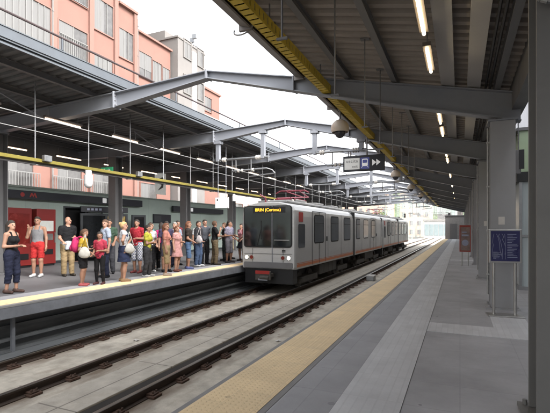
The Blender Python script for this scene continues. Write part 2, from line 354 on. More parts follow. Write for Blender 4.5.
t = thing('track_box', 'small pale box fixed beside the shiny near rail ahead', 'box', (-3.85, 20, -1.0))
MB().box(-.18, .18, -.25, .25, .0, .22).build('box', M['galv'], t, bevel=.02); MB().box(-.19, .19, -.26, .26, .22, .25).build('lid', M['ceramic'], t); MB().tube((-.18, 0, .08), (-.30, 0, .05), .02, 6).build('cable', M['black'], t)
for i, (x, y, a, lb) in enumerate(((-6.5, 7.1, .4, 'crumpled scrap of pale paper lying between the far rails'), (-3.6, 8.3, 1.1, 'flattened pale drink carton lying right of the shiny near rail'), (-6.2, 10.6, 2.0, 'small crumpled wrapper lying between the far rails near the train'))):
    m = MB(); rr = random.Random(i)
    n = 5; vs = [(.03 * p + rr.uniform(-.008, .008), .022 * q + rr.uniform(-.008, .008), rr.uniform(.0, .025)) for p in range(n) for q in range(n)]
    m.add(vs, [(p * n + q, (p + 1) * n + q, (p + 1) * n + q + 1, p * n + q + 1) for p in range(n - 1) for q in range(n - 1)])
    o = m.build('paper_scrap', M['ceramic']); o.location = (x, y, -.995); o.rotation_euler = (0, 0, a); tag(o, lb, 'litter')

# ------------------------------------------------------------------ canopy frames: arched beams spanning the tracks, columns
FR = [3.7 + 5 * k for k in range(12)]
def arch_beam():
    t = thing('roof_beam', 'grey arched steel beam spanning both tracks', 'beam', (0, 0, 0), group='arched beams over the tracks')
    top = [(-15.6, 4.86), (-13.4, 4.95), (-8.53, 5.12), (-5.6, 5.27), (-3.4, 4.81), (-.9, 4.285), (1.0, 3.885)]
    bot = [(-15.6, 4.52), (-13.4, 4.50), (-8.53, 4.72), (-5.6, 5.08), (-3.4, 4.49), (-.9, 3.83), (1.0, 3.37)]
    def strip(up, lo, y0, y1, mm, nm):
        m = MB()
        for i in range(len(up) - 1):
            a, b, c, d = up[i], up[i + 1], lo[i + 1], lo[i]
            m.prism([a, b, c, d], y0, y1, 'y')
        return m.build(nm, mm, t)
    off = lambda L, dz: [(x, z + dz) for x, z in L]
    def seg(L, a, b): return L[a:b]
    for a, b, nm in ((0, 3, M['steel']), (2, 5, M['steel']), (4, 7, M['steel'])):
        pass
    strip(top, off(top, -.022), -.11, .11, M['steel'], 'top_flange')
    strip(off(bot, .022), bot, -.11, .11, M['steel'], 'bottom_flange')
    strip(off(top, -.022), off(bot, .022), -.009, .009, M['steel'], 'web')
    m = MB()
    for x, zt, zb in ((-8.53, 5.14, 4.70), (-5.6, 5.285, 5.065), (-3.35, 4.80, 4.47)): m.box(x - .018, x + .018, -.14, .14, zb, zt)
    m.build('joint_plate', M['steel'], t)
    m = MB()
    for z in (4.78, 4.9, 5.02):
        for y in (-.08, .08): m.tube((-8.57, y, z), (-8.49, y, z), .018, 6)
    m.build('bolt', M['steeldark'], t)
    return t
def hcol(name, x, ztop, m, label, group, conduit):
    t = thing(name, label, 'column', (x, 0, 0), group=group)
    MB().box(-.20, .20, -.20, -.175, .03, ztop).box(-.20, .20, .175, .20, .03, ztop).box(-.011, .011, -.175, .175, .03, ztop).build('shaft', m, t, bevel=.004)
    b = MB().box(-.27, .27, -.27, .27, 0, .03)
    for sx in (-.22, .22):
        for sy in (-.22, .22): b.tube((sx, sy, .03), (sx, sy, .07), .018, 6)
    b.build('base_plate', m, t)
    MB().box(-.24, .24, -.23, .23, ztop, ztop + .03).build('cap_plate', M['steel'], t)
    if conduit:
        c = MB(); c.tube((-.235, -.10, .25), (-.235, -.10, ztop - .1), .016, 8)
        for z in np.arange(.6, ztop, .8): c.box(-.26, -.2, -.125, -.075, z, z + .03)
        c.build('conduit', M['wirepale'], t)
        MB().box(-.07, .03, -.2035, -.2005, 1.52, 1.66).build('sticker', M['ceramic'], t)
    return t
bm0 = arch_beam(); bm0.location = (0, FR[0], 0)
beams = [bm0] + [dup(bm0, loc=(0, y, 0)) for y in FR[1:]]
for i, b in enumerate(beams): b['label'] = ('grey arched steel beam spanning both tracks, %s in the row going away from the viewer' % ORD[i])
cr = hcol('steel_column', .70, 3.38, M['column'], 'x', 'columns along the near platform', True); cr.location = (.70, FR[1], 0)
for i, y in enumerate(FR[2:]):
    dup(cr, loc=(.70, y, 0), label='grey steel column on the near platform, %s beyond the map board' % ORD[i])
cr['label'] = 'grey steel column standing right behind the navy map board'
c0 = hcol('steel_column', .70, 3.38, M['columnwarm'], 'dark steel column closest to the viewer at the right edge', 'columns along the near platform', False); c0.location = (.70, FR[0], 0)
MB().path([(-.10 + .14 * math.cos(a), -.28, 3.16 + .14 * math.sin(a)) for a in np.linspace(.6 * math.pi, 1.9 * math.pi, 14)], .022, 8).build('conduit_loop', M['galv'], c0)
cl = hcol('steel_column', -13.5, 4.48, M['steeldark'], 'x', 'columns along the far platform', False); cl.location = (-13.5, FR[1], 0)
labs = ['dark steel column behind the waiting passengers, beside the information boards', 'dark steel column behind the waiting passengers, beside the white poster panel', 'dark steel column near the train front on the far platform']
for i, y in enumerate(FR[2:]):
    dup(cl, loc=(-13.5, y, 0), label=labs[i] if i < 3 else 'dark steel column of the far platform hidden behind the train, %s in that row' % ORD[i])
cl['label'] = 'dark steel column at the left edge of the far platform'

# ------------------------------------------------------------------ canopies
def corrugated(x0, z0, x1, z1, y0, y1, pitch=.25, dep=.055):
    m = MB(); pts = []; y = y0
    while y < y1:
        pts += [(y, 0), (y + pitch * .42, 0), (y + pitch * .5, dep), (y + pitch * .92, dep)]; y += pitch
    n = len(pts)
    vs = [(x0, p, z0 + d) for p, d in pts] + [(x1, p, z1 + d) for p, d in pts]
    fs = [(i, i + 1, n + i + 1, n + i) for i in range(n - 1)]
    m.add(vs, fs)
    return m
YA, YB = -13, 60
rc = thing('platform_canopy', 'dark corrugated canopy roof over the near platform with a long gutter edge', 'canopy roof', (0, 0, 0))
zt = lambda x: 4.81 - .21 * (x + 3.4)
corrugated(-3.3, zt(-3.3) + .17, 1.0, zt(1.0) + .17, YA, YB).build('decking', M['deck'], rc)
MB().prism([(-3.3, zt(-3.3) + .25), (1.05, zt(1.05) + .25), (1.05, zt(1.05) + .30), (-3.3, zt(-3.3) + .30)], YA, YB, 'y').build('roof_sheet', M['roofgrey'], rc)
for x in (-3.0, -2.15, -1.2, .62):
    z = zt(x) + .015
    m = MB().box(x - .05, x + .05, YA, YB, z, z + .012).box(x - .006, x + .006, YA, YB, z + .012, z + .128).box(x - .05, x + .05, YA, YB, z + .128, z + .14)
    m.build('purlin', M['steeldark'], rc)
m = MB().prism([(-3.30, zt(-3.3) - .02), (-3.12, zt(-3.3) - .08), (-3.10, zt(-3.3) - .06), (-3.285, zt(-3.3) + .0), (-3.285, zt(-3.3) + .30), (-3.31, zt(-3.3) + .30)], YA, YB, 'y')
m.build('gutter', M['gutter'], rc)
for y in np.arange(YA + 1.6, YB, 2.5): MB().box(-3.325, -3.10, y - .03, y + .03, zt(-3.3) - .10, zt(-3.3) + .31).build('gutter_bracket', M['gutter'], rc)
MB().box(.86, 1.06, YA, YB, 3.60, 4.16).build('eaves_beam', M['steeldark'], rc)
for x0, x1 in ((-.33, -.09), (.12, .34)):
    m = MB().prism([(x0, zt(x0) + .02), (x1, zt(x1) + .02), (x1, zt(x1) + .10), (x0, zt(x0) + .10)], YA, YB, 'y'); m.build('cable_duct', M['duct'], rc)
for x in (.43, .50): MB().tube((x, YA, zt(x) + .05), (x, YB, zt(x) + .05), .022, 6).build('conduit', M['black'], rc)

lc = thing('platform_canopy', 'dark corrugated canopy roof over the far platform with a pale blue edge', 'canopy roof', (0, 0, 0))
zl = lambda x: 5.12 + .034 * (x + 8.53)
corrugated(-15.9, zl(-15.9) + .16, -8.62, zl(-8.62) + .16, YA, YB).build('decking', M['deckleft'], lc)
MB().prism([(-15.95, zl(-15.95) + .24), (-8.66, zl(-8.6) + .24), (-8.66, zl(-8.6) + .30), (-15.95, zl(-15.95) + .30)], YA, YB, 'y').build('roof_sheet', M['roofgrey'], lc)
for x in (-9.3, -10.8, -12.3, -14.2, -15.3):
    z = zl(x) + .005
    MB().box(x - .05, x + .05, YA, YB, z, z + .012).box(x - .006, x + .006, YA, YB, z + .012, z + .133).box(x - .05, x + .05, YA, YB, z + .133, z + .145).build('purlin', M['steeldark'], lc)
m = MB().box(-8.64, -8.60, YA, YB, 5.40, 5.62).box(-8.72, -8.58, YA, YB, 5.62, 5.64); m.build('flashing', M['flash'], lc)
MB().box(-8.66, -8.62, YA, YB, 5.28, 5.40).build('fascia', M['black'], lc)
MB().box(-8.64, -8.56, YA, YB, 5.235, 5.275).build('edge_trim', M['flash'], lc)
MB().box(-8.63, -8.575, YA, YB, 5.335, 5.352).build('edge_trim', M['flash'], lc)
MB().box(-15.95, -15.75, YA, YB, 4.05, 5.03).build('eaves_beam', M['steeldark'], lc)
for y in FR[1:6]: MB().tube((-11.0, y - 1.6, 5.02), (-11.0, y - .1, 4.55), .022, 6).build('brace', M['steel'], lc)
# line on short stand-offs along the far canopy edge
t = thing('safety_line', 'dark safety line on short brackets along the pale far canopy edge', 'cable')
MB().tube((-8.6, -10, 5.95), (-8.6, 60, 5.95), .028, 8).build('cable', M['darkcable'], t)
for y in np.arange(2.7, 60, 4.35): MB().box(-8.615, -8.585, y - .02, y + .02, 5.62, 5.95).box(-8.66, -8.585, y - .05, y + .05, 5.615, 5.66).build('bracket', M['flash'], t)

# ------------------------------------------------------------------ trays, hangers, lamps
t = thing('cable_tray', 'yellow perforated cable tray hanging under the near canopy edge', 'cable tray')
m = MB(); x0, x1, z0, z1 = -2.68, -2.52, 4.33, 4.50
for x in (x0, x1):
    m.box(x - .004, x + .004, YA, YB, z1 - .03, z1); m.box(x - .004, x + .004, YA, YB, z0, z0 + .04)
for y in np.arange(YA, YB, .14):
    for x in (x0, x1): m.box(x - .0035, x + .0035, y, y + .11, z0 + .04, z1 - .03)
    m.box(x0, x1, y, y + .105, z0, z0 + .006)
m.build('tray', M['yellowtray'], t)
m = MB()
for i in range(3): m.tube((x0 + .04 + i * .04, YA, z0 + .035), (x0 + .04 + i * .04, YB, z0 + .035), .018, 6)
m.build('cable', M['black'], t)
rod = None
hang = []
for i, y in enumerate(np.arange(3.2, 58, 2.5)):
    m = MB().tube((-2.60, y, z1 - .01), (-2.60, y, zt(-2.60) + .16), .012, 6).box(-2.70, -2.50, y - .02, y + .02, z1 - .012, z1 + .012)
    m.build('hanger', M['galv'], t)
t = thing('cable_tray', 'long yellow cable tray hung on thin rods above the far platform', 'cable tray')
MB().box(-10.05, -9.95, YA, 60, 3.165, 3.255).build('tray', M['yellowpipe'], t, bevel=.01)
MB().box(-10.14, -10.06, YA, 60, 3.10, 3.17).build('cable', M['steeldark'], t)
for y in np.arange(4.0, 40, 1.7):
    MB().tube((-10.0, y, 3.25), (-10.0, y, zl(-10) + .16), .016, 6).box(-10.16, -9.93, y - .03, y + .03, 3.08, 3.10).build('hanger', M['galv'], t)
# junction boxes on the far tray
for y, lb in ((7.55, 'grey junction box clamped to the yellow far tray above the doorway'), (11.0, 'grey junction box clamped to the yellow far tray beside the column')):
    m = MB().box(-9.95, -9.84, y, y + .22, 3.2, 3.36); tag(m.build('junction_box', M['galv'], bevel=.01), lb, 'junction box')

def tube_lamp(label, group, m, L=1.0):
    t = thing('fluorescent_lamp', label, 'lamp', group=group)
    MB().box(-.055, .055, 0, L, .03, .085).build('housing', M['lampbody'], t)
    MB().tube((0, .03, .0), (0, L - .03, .0), .021, 10).build('tube', m, t)
    for y in (.12, L - .12): MB().tube((0, y, .085), (0, y, .36), .008, 6).build('hanger', M['galv'], t)
    return t
lr = tube_lamp('x', 'warm tube lamps under the near canopy', M['tube'], 1.0)
pos = []
for i, y in enumerate(FR[:9]): pos += [(y + 1.0, i, 0), (y + 2.42, i, 1)]
for j, (y, i, k) in enumerate(pos):
    lb = 'lit warm tube lamp under the near canopy, %s tube after the %s roof beam' % (('first', 'second')[k], ORD[i])
    if j == 0: lr.location = (-.42, y, 3.93); lr['label'] = lb
    else: dup(lr, loc=(-.42, y, 3.93), label=lb)
lf = tube_lamp('x', 'tube lamps under the far canopy', M['tubefar'], 1.25)
n = 0
for x, z, rown, y0, dy in ((-10.7, 4.56, 'front row', 5.7, 2.5), (-15.1, 4.42, 'back row', 9.6, 2.5)):
    for i in range(10):
        lb = 'dim tube lamp under the far canopy, %s, %s along it' % (rown, ORD[i])
        if n == 0: lf.location = (x, y0, z); lf['label'] = lb
        else: dup(lf, loc=(x, y0 + dy * i, z), label=lb)
        n += 1

# globe shaped domes hanging at the near canopy edge
g = thing('globe_lamp', 'x', 'lamp', group='beige globes along the near canopy edge')
MB().sphere((0, 0, -.02), .25, 20, 12, z0=-.45, z1=1).build('globe', M['globe'], g, smooth=True)
MB().sphere((0, 0, -.13), .15, 20, 8, rz=.165, z0=-1, z1=.2).build('lens', M['globedark'], g, smooth=True)
MB().tube((0, 0, .2), (0, 0, .50), .025, 8).box(-.09, .09, -.09, .09, .48, .52).build('bracket', M['steel'], g)
for i, y in enumerate((11.4, 22.4, 29.9, 37.4, 45)):
    lb = 'beige globe hanging under the near canopy edge, %s from the viewer' % ORD[i]
    if i == 0: g.location = (-3.05, y, 4.25); g['label'] = lb
    else: dup(g, loc=(-3.05, y, 4.25), label=lb)
# loose loop of cable at the gutter joint
m = MB(); pts = [(-3.05 + .16 * math.cos(a) - .1, 5.9 + .1 * math.sin(a), 4.62 + .14 * math.sin(a)) for a in np.linspace(math.pi, 2.1 * math.pi, 10)]
m.path(pts, .012, 6); tag(m.build('cable_loop', M['wirepale']), 'small loose loop of cable hanging from the near gutter', 'cable')

# thin rods hanging free from the near decking
rd = thing('hanging_rod', 'x', 'rod', group='thin rods hanging from the near canopy')
MB().tube((0, 0, -1.45), (0, 0, 0), .011, 6).build('rod', M['steeldark'], rd); MB().box(-.07, .07, -.05, .05, -.015, .0).build('plate', M['steeldark'], rd); MB().box(-.05, .05, -.012, .012, -1.46, -1.44).build('foot', M['steeldark'], rd)
for i, y in enumerate((3.4, 5.1, 6.9, 8.35, 10.0, 11.7, 13.3, 15.0)):
    lb = 'thin dark rod hanging from the near canopy decking, %s from the viewer' % ORD[i]
    if i == 0: rd.location = (-1.43, y, zt(-1.43) + .17); rd['label'] = lb
    else: dup(rd, loc=(-1.43, y, zt(-1.43) + .17), label=lb)

# hanging direction sign
t = thing('direction_sign', 'dark hanging sign with white text panel, tram pictogram and double arrow', 'sign', (-2.82, 13.45, 3.54))
MB().box(-.66, .66, -.06, .06, -.25, .25).build('case', M['signdark'], t, bevel=.01)
MB().box(-.61, -.12, -.066, -.0605, -.19, .17).build('text_panel', M['signwhite'], t)
text_mesh('uscita', .15, M['signgrey'], 'lettering', t, (-.365, -.069, .075), (R(90), 0, 0), spacing=1.1)
text_mesh('exit', .12, M['signgrey'], 'lettering', t, (-.27, -.069, -.10), (R(90), 0, 0))
MB().box(-.09, .19, -.066, -.0605, -.19, .17).build('pictogram_panel', M['signblue'], t)
m = MB().prism(rrect(-.04, .14, -.10, .13, .03), -.071, -.067, 'y'); m.build('tram_pictogram', M['signwhite2'], t)
m = MB().prism(rrect(-.02, .12, .0, .10, .02), -.075, -.072, 'y'); m.build('pictogram_window', M['signblue'], t)
m = MB().tube((-.02, -.069, -.10), (-.06, -.069, -.15), .008, 6).tube((.12, -.069, -.10), (.16, -.069, -.15), .008, 6); m.build('pictogram_rail', M['signwhite2'], t)
m = MB()
for x in (.28, .41): m.prism([(x, -.10), (x + .13, 0), (x, .10)], -.069, -.063, 'y')
m.build('double_arrow', M['signwhite2'], t)
m = MB().tube((-.5, 0, .25), (-.5, 0, .42), .018, 8).tube((.1, 0, .25), (.1, 0, .95), .03, 8).tube((-.66, 0, .42), (.62, 0, .42), .025, 8).tube((.5, 0, .25), (.5, 0, .42), .018, 8); m.build('hanger', M['steel'], t)

# ------------------------------------------------------------------ overhead line: brackets at some beams, wires
def bracket(xa, xb, label, far):
    t = thing('catenary_bracket', label, 'bracket', (0, 0, 0), group='overhead line brackets under the beams')
    for x in (xa, xb):
        zt_ = np.interp(x, [-8.53, -5.6, -3.4, -.9], [4.72, 5.08, 4.49, 3.83])
        MB().box(x - .07, x + .07, -.07, .07, 4.06, zt_).box(x - .14, x + .14, -.11, .11, zt_ - .10, zt_ - .002).box(x - .05, x + .05, -.09, .09, 3.98, 4.06).build('post', M['steel'], t)
    MB().tube((xa - .2, 0, 4.03), (xb + .2, 0, 4.03), .045, 10).build('cross_tube', M['galv'], t, smooth=False)
    for xs in ((xa + .2, xa + .28), (xb - .28, xb - .2, xb - .12)):
        m = MB().tube((xs[0] - .03, 0, 4.03), (xs[-1] + .07, 0, 4.03), .055, 10)
        for x in xs: m.tube((x, 0, 4.03), (x + .04, 0, 4.03), .085, 12)
        m.build('insulator', M['ceramic'], t)
    xm = (xa + xb) / 2
    for x in (xm - .18, xm + .45): MB().tube((x, 0, 4.03), (x, 0, 3.52), .022, 8).build('dropper', M['galv'], t)
    m = MB().tube((xm - .35, 0, 3.58), (xb + .15, 0, 3.62), .034, 8).path([(xb + .15, 0, 3.62), (xb + .32, .05, 3.56), (xb + .42, .1, 3.44), (xm + .3, .1, 3.36)], .022, 8)
    m.build('steady_arm', M['galv'], t)
    for x in (xm - .1, xm + .05, xm + .5): MB().tube((x, 0, 3.59), (x + .06, 0, 3.59), .065, 10).build('insulator', M['ceramic'], t)
    return t
bf = bracket(-8.38, -6.5, 'x', True); bn = bracket(-4.55, -2.95, 'x', False)
for i, y in enumerate((13.7, 23.7, 33.7, 43.7)):
    a = 'overhead line bracket above the far track, %s from the viewer' % ORD[i]; b = 'overhead line bracket above the near track, %s from the viewer' % ORD[i]
    if i == 0: bf.location = (0, y, 0); bf['label'] = a; bn.location = (0, y, 0); bn['label'] = b
    else: dup(bf, loc=(0, y, 0), label=a); dup(bn, loc=(0, y, 0), label=b)
tag(MB().tube((-6.55, -10, 3.09), (-6.55, 150, 3.09), .008, 6).build('contact_wire', M['wirepale']), 'thin contact wire stretched low over the far track', 'wire')
tag(MB().tube((-6.55, -10, 3.33), (-6.55, 150, 3.33), .009, 6).build('messenger_wire', M['wirepale']), 'thin upper wire stretched over the far track', 'wire')

# ------------------------------------------------------------------ the train: two coupled articulated units
TX, TY = -6.55, 14.2
PROF = [(0, 2.44), (.45, 2.43), (.78, 2.37), (.97, 2.26), (1.06, 2.12), (1.095, 1.9), (1.10, 1.0), (1.10, .02), (1.06, -.06)]
def car_body(ya, yb, front=False, rear=False):
    prof = [(-x, z) for x, z in PROF[::-1]] + PROF[1:]
    n = len(prof); cen = 1.15
    rings = []
    if front: rings += [(ya, .955, .975), (ya + .05, .985, .99), (ya + .14, 1, 1)]
    else: rings += [(ya, 1, 1)]
    if rear: rings += [(yb - .14, 1, 1), (yb - .05, .985, .99), (yb, .955, .975)]
    else: rings += [(yb, 1, 1)]
    vs = []; fs = []
    for y, sx, sz in rings:
        for x, z in prof: vs.append((x * sx, y, cen + (z - cen) * sz))
    for k in range(len(rings) - 1):
        for i in range(n): fs.append((k * n + i, k * n + (i + 1) % n, (k + 1) * n + (i + 1) % n, (k + 1) * n + i))
    fs.append(tuple(range(n))); fs.append(tuple(range((len(rings) - 1) * n, len(rings) * n))[::-1])
    m = MB(); m.add(vs, fs); return m
def side_panel(m, y0, y1, z0, z1, r, d0, d1, sgn=1):
    m.prism(rrect(y0, y1, z0, z1, r), sgn * d0, sgn * d1, 'x'); return m
def unit(y0, L, label, front, display):
    """one articulated unit: two sections of length L each side of a bellows joint; local y=0 is its front"""
    t = thing('light_rail_train', label, 'train', (TX, y0, 0), group='coupled train units')
    secs = [(0, L, True, False), (L + .42, 2 * L + .42, False, True)]
    for si, (a, b, fr, re) in enumerate(secs):
        body = car_body(a, b, fr, re).build('car_body', M['train'], t, smooth=False)
        MB().box(-.62, .62, a + .4, b - .3, 2.425, 2.53).build('roof_fairing', M['trainroof'], body, bevel=.05)
        for sg in (1, -1):
            s = MB(); s.box(*sorted((sg * 1.101, sg * 1.106)), a + .16, b - .02, .02, .13); s.build('orange_stripe', M['orange'], t)
            s = MB(); s.box(*sorted((sg * 1.101, sg * 1.104)), a + .16, b - .02, .155, .175); s.build('orange_stripe', M['orange'], t)
            # windows and doors
            base = a if si == 0 else None
            flip = (lambda y, a=a, b=b: y) if si == 0 else (lambda y, a=a, b=b: b - (y - 0))
            if si == 0: wins = [(2.25, 3.55), (4.75, 6.05), (7.2, 8.55)]; doors = [(1.95, 3.85)]
            else: wins = [(a + .35, a + 1.35), (a + 2.4, a + 3.8), (a + 5.0, a + 6.4)]; doors = [(a + 4.7, a + 6.7)]
            k = L / 9.3
            for (u, v) in wins:
                if si == 0: u, v = u * k, v * k
                else: u, v = a + (u - a) * k, a + (v - a) * k
                f = side_panel(MB(), u - .05, v + .05, .83, 2.02, .14, 1.099, 1.108, sg).build('window', M['rubber'], t)
                side_panel(MB(), u, v, .88, 1.97, .11, 1.106, 1.112, sg).build('pane', M['trainglass'], f)
                x = sg * 1.1115; MB().box(*sorted((x, sg * 1.1135)), u + .03, v - .03, 1.66, 1.685).build('pane_bar', M['rubber'], f)
            for (u, v) in doors:
                if si == 0: u, v = u * k, v * k
                else: u, v = a + (u - a) * k, a + (v - a) * k
                s = MB()
                for y in (u, (u + v) / 2 - .006, v): s.box(*sorted((sg * 1.1005, sg * 1.107)), y - .018, y + .018, .0, 2.14)
                s.box(*sorted((sg * 1.1005, sg * 1.107)), u, v, 2.12, 2.15)
                s.build('door_seal', M['rubber'], t)
                for y in ((u + v) / 2 - .12, (u + v) / 2 + .06): MB().box(*sorted((sg * 1.1005, sg * 1.122)), y, y + .05, .62, .80).build('door_handle', M['stainless'], t)
                MB().box(*sorted((sg * 1.1005, sg * 1.13)), v + .12, v + .22, .9, 1.1).build('door_button', M['black'], t)
            sm = MB()
            for y in ((4.25, 6.6, 9.1) if si == 0 else (a + 1.9, a + 4.3, a + 8.6)):
                y = y * k if si == 0 else a + (y - a) * k
                sm.box(*sorted((sg * 1.1005, sg * 1.104)), y - .01, y + .01, .14, 2.1)
            sm.build('panel_seam', M['rubber'], t)
        # underframe and bogies
        MB().box(-.60, .60, a + .5, b - .4, -.42, -.06).build('underframe', M['under'], t)
        for y in (a + 2.0 * L / 9.3, b - 2.0 * L / 9.3):
            bg = MB().box(-1.0, 1.0, y - .95, y + .95, -.62, -.42).box(-.98, -.86, y - 1.0, y + 1.0, -.66, -.48).box(.86, .98, y - 1.0, y + 1.0, -.66, -.48).build('bogie', M['under'], t)
            for yy in (y - .65, y + .65):
                for sg in (1, -1):
                    x = sg * .7175
                    MB().tube((x - .06, yy, -.54), (x + .06, yy, -.54), .31, 24).tube((x + sg * .06, yy, -.54), (x + sg * .16, yy, -.54), .12, 12).build('wheel', M['under'], bg)
        eq = MB()
        for y in np.linspace(a + 3.4, b - 3.6, 4): eq.box(.55, 1.02, y - .3, y + .32, -.52, -.10)
        eq.build('equipment_box', M['under'], t)
        for y in np.linspace(a + 2.2, b - 1.6, 3): MB().box(-.5, .5, y - .5, y + .6, 2.53, 2.64).build('roof_equipment', M['trainroof'], t, bevel=.03)
    g = MB()
    for i in range(7): y = L + .42 * (i + .5) / 7; g.box(-1.085, 1.085, y - .022, y + .022, -.1, 2.34); g.box(-1.03, 1.03, y - .03, y + .03, -.05, 2.29)
    g.build('bellows', M['rubber'], t)
    # front end
    MB().prism(rrect(-1.0, .98, .74, 2.30, .13, 5), -.022, .012, 'y').build('windscreen_frame', M['rubber'], t)
    ws = MB().prism(rrect(-.95, .15, .79, 2.27, .08, 4), -.028, -.021, 'y').build('windscreen', M['trainglass'], t)
    dr = MB().prism(rrect(.22, .93, .79, 2.27, .08, 4), -.028, -.021, 'y').build('front_door_window', M['trainglass'], t)
    MB().tube((.28, -.045, 1.02), (.88, -.045, 1.02), .014, 8).build('grab_bar', M['stainless'], dr)
    w = MB().tube((-.42, -.035, .80), (-.25, -.04, 1.45), .011, 6).box(-.27, -.23, -.036, -.03, 1.05, 1.75); w.build('wiper', M['black'], ws)
    MB().box(.175, .20, -.034, .0, .2, 2.28).build('centre_post', M['steel'], t)
    s = MB()
    for x in (-.62, .175, .62): s.box(x - .006, x + .006, -.008, .01, .2, .72)
    s.box(-.98, .98, -.008, .01, .50, .512); s.build('front_seam', M['rubber'], t)
    for x, nm, mm, r in ((-.87, 'headlight', M['headlight'], .062), (.85, 'headlight', M['headlight'], .062), (-.66, 'tail_light', M['taillight'], .07), (.62, 'tail_light', M['taillight'], .07)):
        h = MB().tube((x, -.03, .37), (x, .01, .37), r + .025, 20).build(nm, M['stainless'], t)
        MB().tube((x, -.034, .37), (x, -.029, .37), r, 20).build('lens', mm, h)
    MB().prism(rrect(-1.0, 1.0, -.02, .20, .05), -.02, .02, 'y').build('bumper', M['steeldark'], t, bevel=.01)
    MB().box(-.98, .98, .06, .5, -.6, -.02).build('apron', M['black'], t)
    c = MB().box(-.24, .24, -.36, .3, -.34, -.20).box(-.30, .30, -.44, -.34, -.42, -.10).tube((-.1, -.46, -.33), (.25, -.46, -.33), .07, 10).build('coupler', M['under'], t, bevel=.01)
    MB().box(-.29, .27, -.452, -.441, -.20, -.08).build('coupler_plate', M['redmark'], c)
    MB().box(-.16, .2, -.49, -.44, -.43, -.37).build('coupler_head', M['steel'], c)
    for sg in (1, -1):
        side_panel(MB(), .30, 1.02, .72, 1.62, .08, 1.101, 1.108, sg).build('cab_side_window', M['trainglass'], t)
        side_panel(MB(), .36, .80, 1.70, 2.06, .03, 1.099, 1.11, sg).build('side_marker', M['redmark'], t)
    if display:
        d = MB().box(-.60, .72, -.036, -.0285, 2.03, 2.25).build('destination_display', M['black'], t)
        text_mesh('BRIN (Certosa)', .165, M['led'], 'lettering', d, (.02, -.040, 2.14), (R(90), 0, 0))
    n = MB().box(.58, .72, -.026, -.02, .58, .61).box(.58, .72, -.026, -.02, .63, .66); n.build('fleet_mark', M['black'], t)
    # pantograph
    p = MB().box(-.45, .45, 1.5, 1.58, 2.62, 2.67).box(-.45, .45, 3.0, 3.08, 2.62, 2.67).box(-.45, -.38, 1.5, 3.08, 2.62, 2.67).box(.38, .45, 1.5, 3.08, 2.62, 2.67).build('pantograph', M['pantored'], t)
    for q in (-1, 1): MB().tube((.3 * q, 1.55, 2.68), (.12 * q, 4.25, 2.90), .03, 8).build('lower_arm', M['pantored'], p)
    for q in (-1, 1): MB().tube((.12 * q, 4.25, 2.90), (.3 * q, 2.5, 3.04), .024, 8).build('upper_arm', M['pantored'], p)
    MB().path([(-.75, 2.5, 2.96), (-.55, 2.5, 3.06), (.55, 2.5, 3.06), (.75, 2.5, 2.96)], .025, 8).path([(-.55, 2.75, 3.06), (.55, 2.75, 3.06)], .025, 8).build('collector_head', M['pantored'], p)
    for x in (-.4, .4):
        for y in (1.54, 3.04): MB().tube((x, y, 2.50), (x, y, 2.64), .05, 10).build('insulator', M['ceramic'], p)
    a = MB().path([(-.25, .35, 2.44), (-.25, .35, 2.62), (-.45, .25, 2.74)], .03, 8); a.build('aerial', M['pantored'], t)
    return t
unit(TY, 9.0, 'silver tram train with lit amber destination display and orange stripe at the platform', True, True)
unit(TY + 18.42 + .7, 8.4, 'second silver train unit coupled behind the leading one', True, False)

# ------------------------------------------------------------------ far platform wall, signs, machines
t = thing('platform_wall', 'pale green panelled wall at the back of the far platform', 'wall', (-15.5, 0, 0))
MB().box(-.10, .10, -12, 12.75, 0, 3.02).box(-.10, .10, 13.9, 63, 0, 3.02).box(-.10, .10, 12.75, 13.9, 2.34, 3.02).build('panel', M['wallgreen'], t)
MB().box(-.15, .15, -12, 63, 3.02, 3.10).build('coping', M['wallcap'], t)
MB().box(.101, .125, -12, 12.7, 0, .12).box(.101, .125, 13.95, 63, 0, .12).build('skirting', M['darkframe'], t)
# doorway: a black block in the opening stands for its unlit inside
MB().box(-.9, -.11, 12.75, 13.9, 0, 2.34).build('doorway', M['black'], t)
MB().box(-.12, .13, 12.69, 12.76, 0, 2.40).box(-.12, .13, 13.89, 13.96, 0, 2.40).box(-.12, .13, 12.76, 13.89, 2.335, 2.40).build('door_frame', M['darkframe'], t)
t = thing('sign_band', 'long dark sign band with red and white marks along the top of the green wall', 'sign', (-15.25, 0, 2.74))
MB().box(-.06, .06, 8.5, 17.3, -.16, .16).build('case', M['signdark'], t)
MB().tube((.061, 10.72, 0), (.066, 10.72, 0), .085, 16).build('red_mark', M['redmark'], t)
MB().prism([(11.0, -.08), (11.06, -.08), (11.10, .02), (11.16, -.08), (11.22, .02), (11.26, -.08), (11.32, -.08), (11.25, .09), (11.2, .09), (11.16, 0), (11.12, .09), (11.07, .09)], .061, .066, 'x').build('red_mark', M['redmark'], t)
m = MB().prism(rrect(14.62, 14.86, -.10, .12, .03), .061, .066, 'x'); m.build('pictogram', M['signwhite2'], t)
text_mesh('Brin', .16, M['signgrey'], 'lettering', t, (.064, 15.15, 0), (R(90), 0, R(90)))
for y in (10.2, 13.2, 16.4): MB().tube((-.15, y, 0), (-.06, y, 0), .03, 8).build('fixing', M['steeldark'], t)
t = thing('sign_band', 'short dark sign band on the green wall close to the train front', 'sign', (-15.25, 0, 2.60))
MB().box(-.06, .06, 19.9, 25.5, -.16, .16).build('case', M['signdark'], t)
MB().prism(rrect(21.6, 21.85, -.10, .12, .03), .061, .066, 'x').build('pictogram', M['signwhite2'], t)
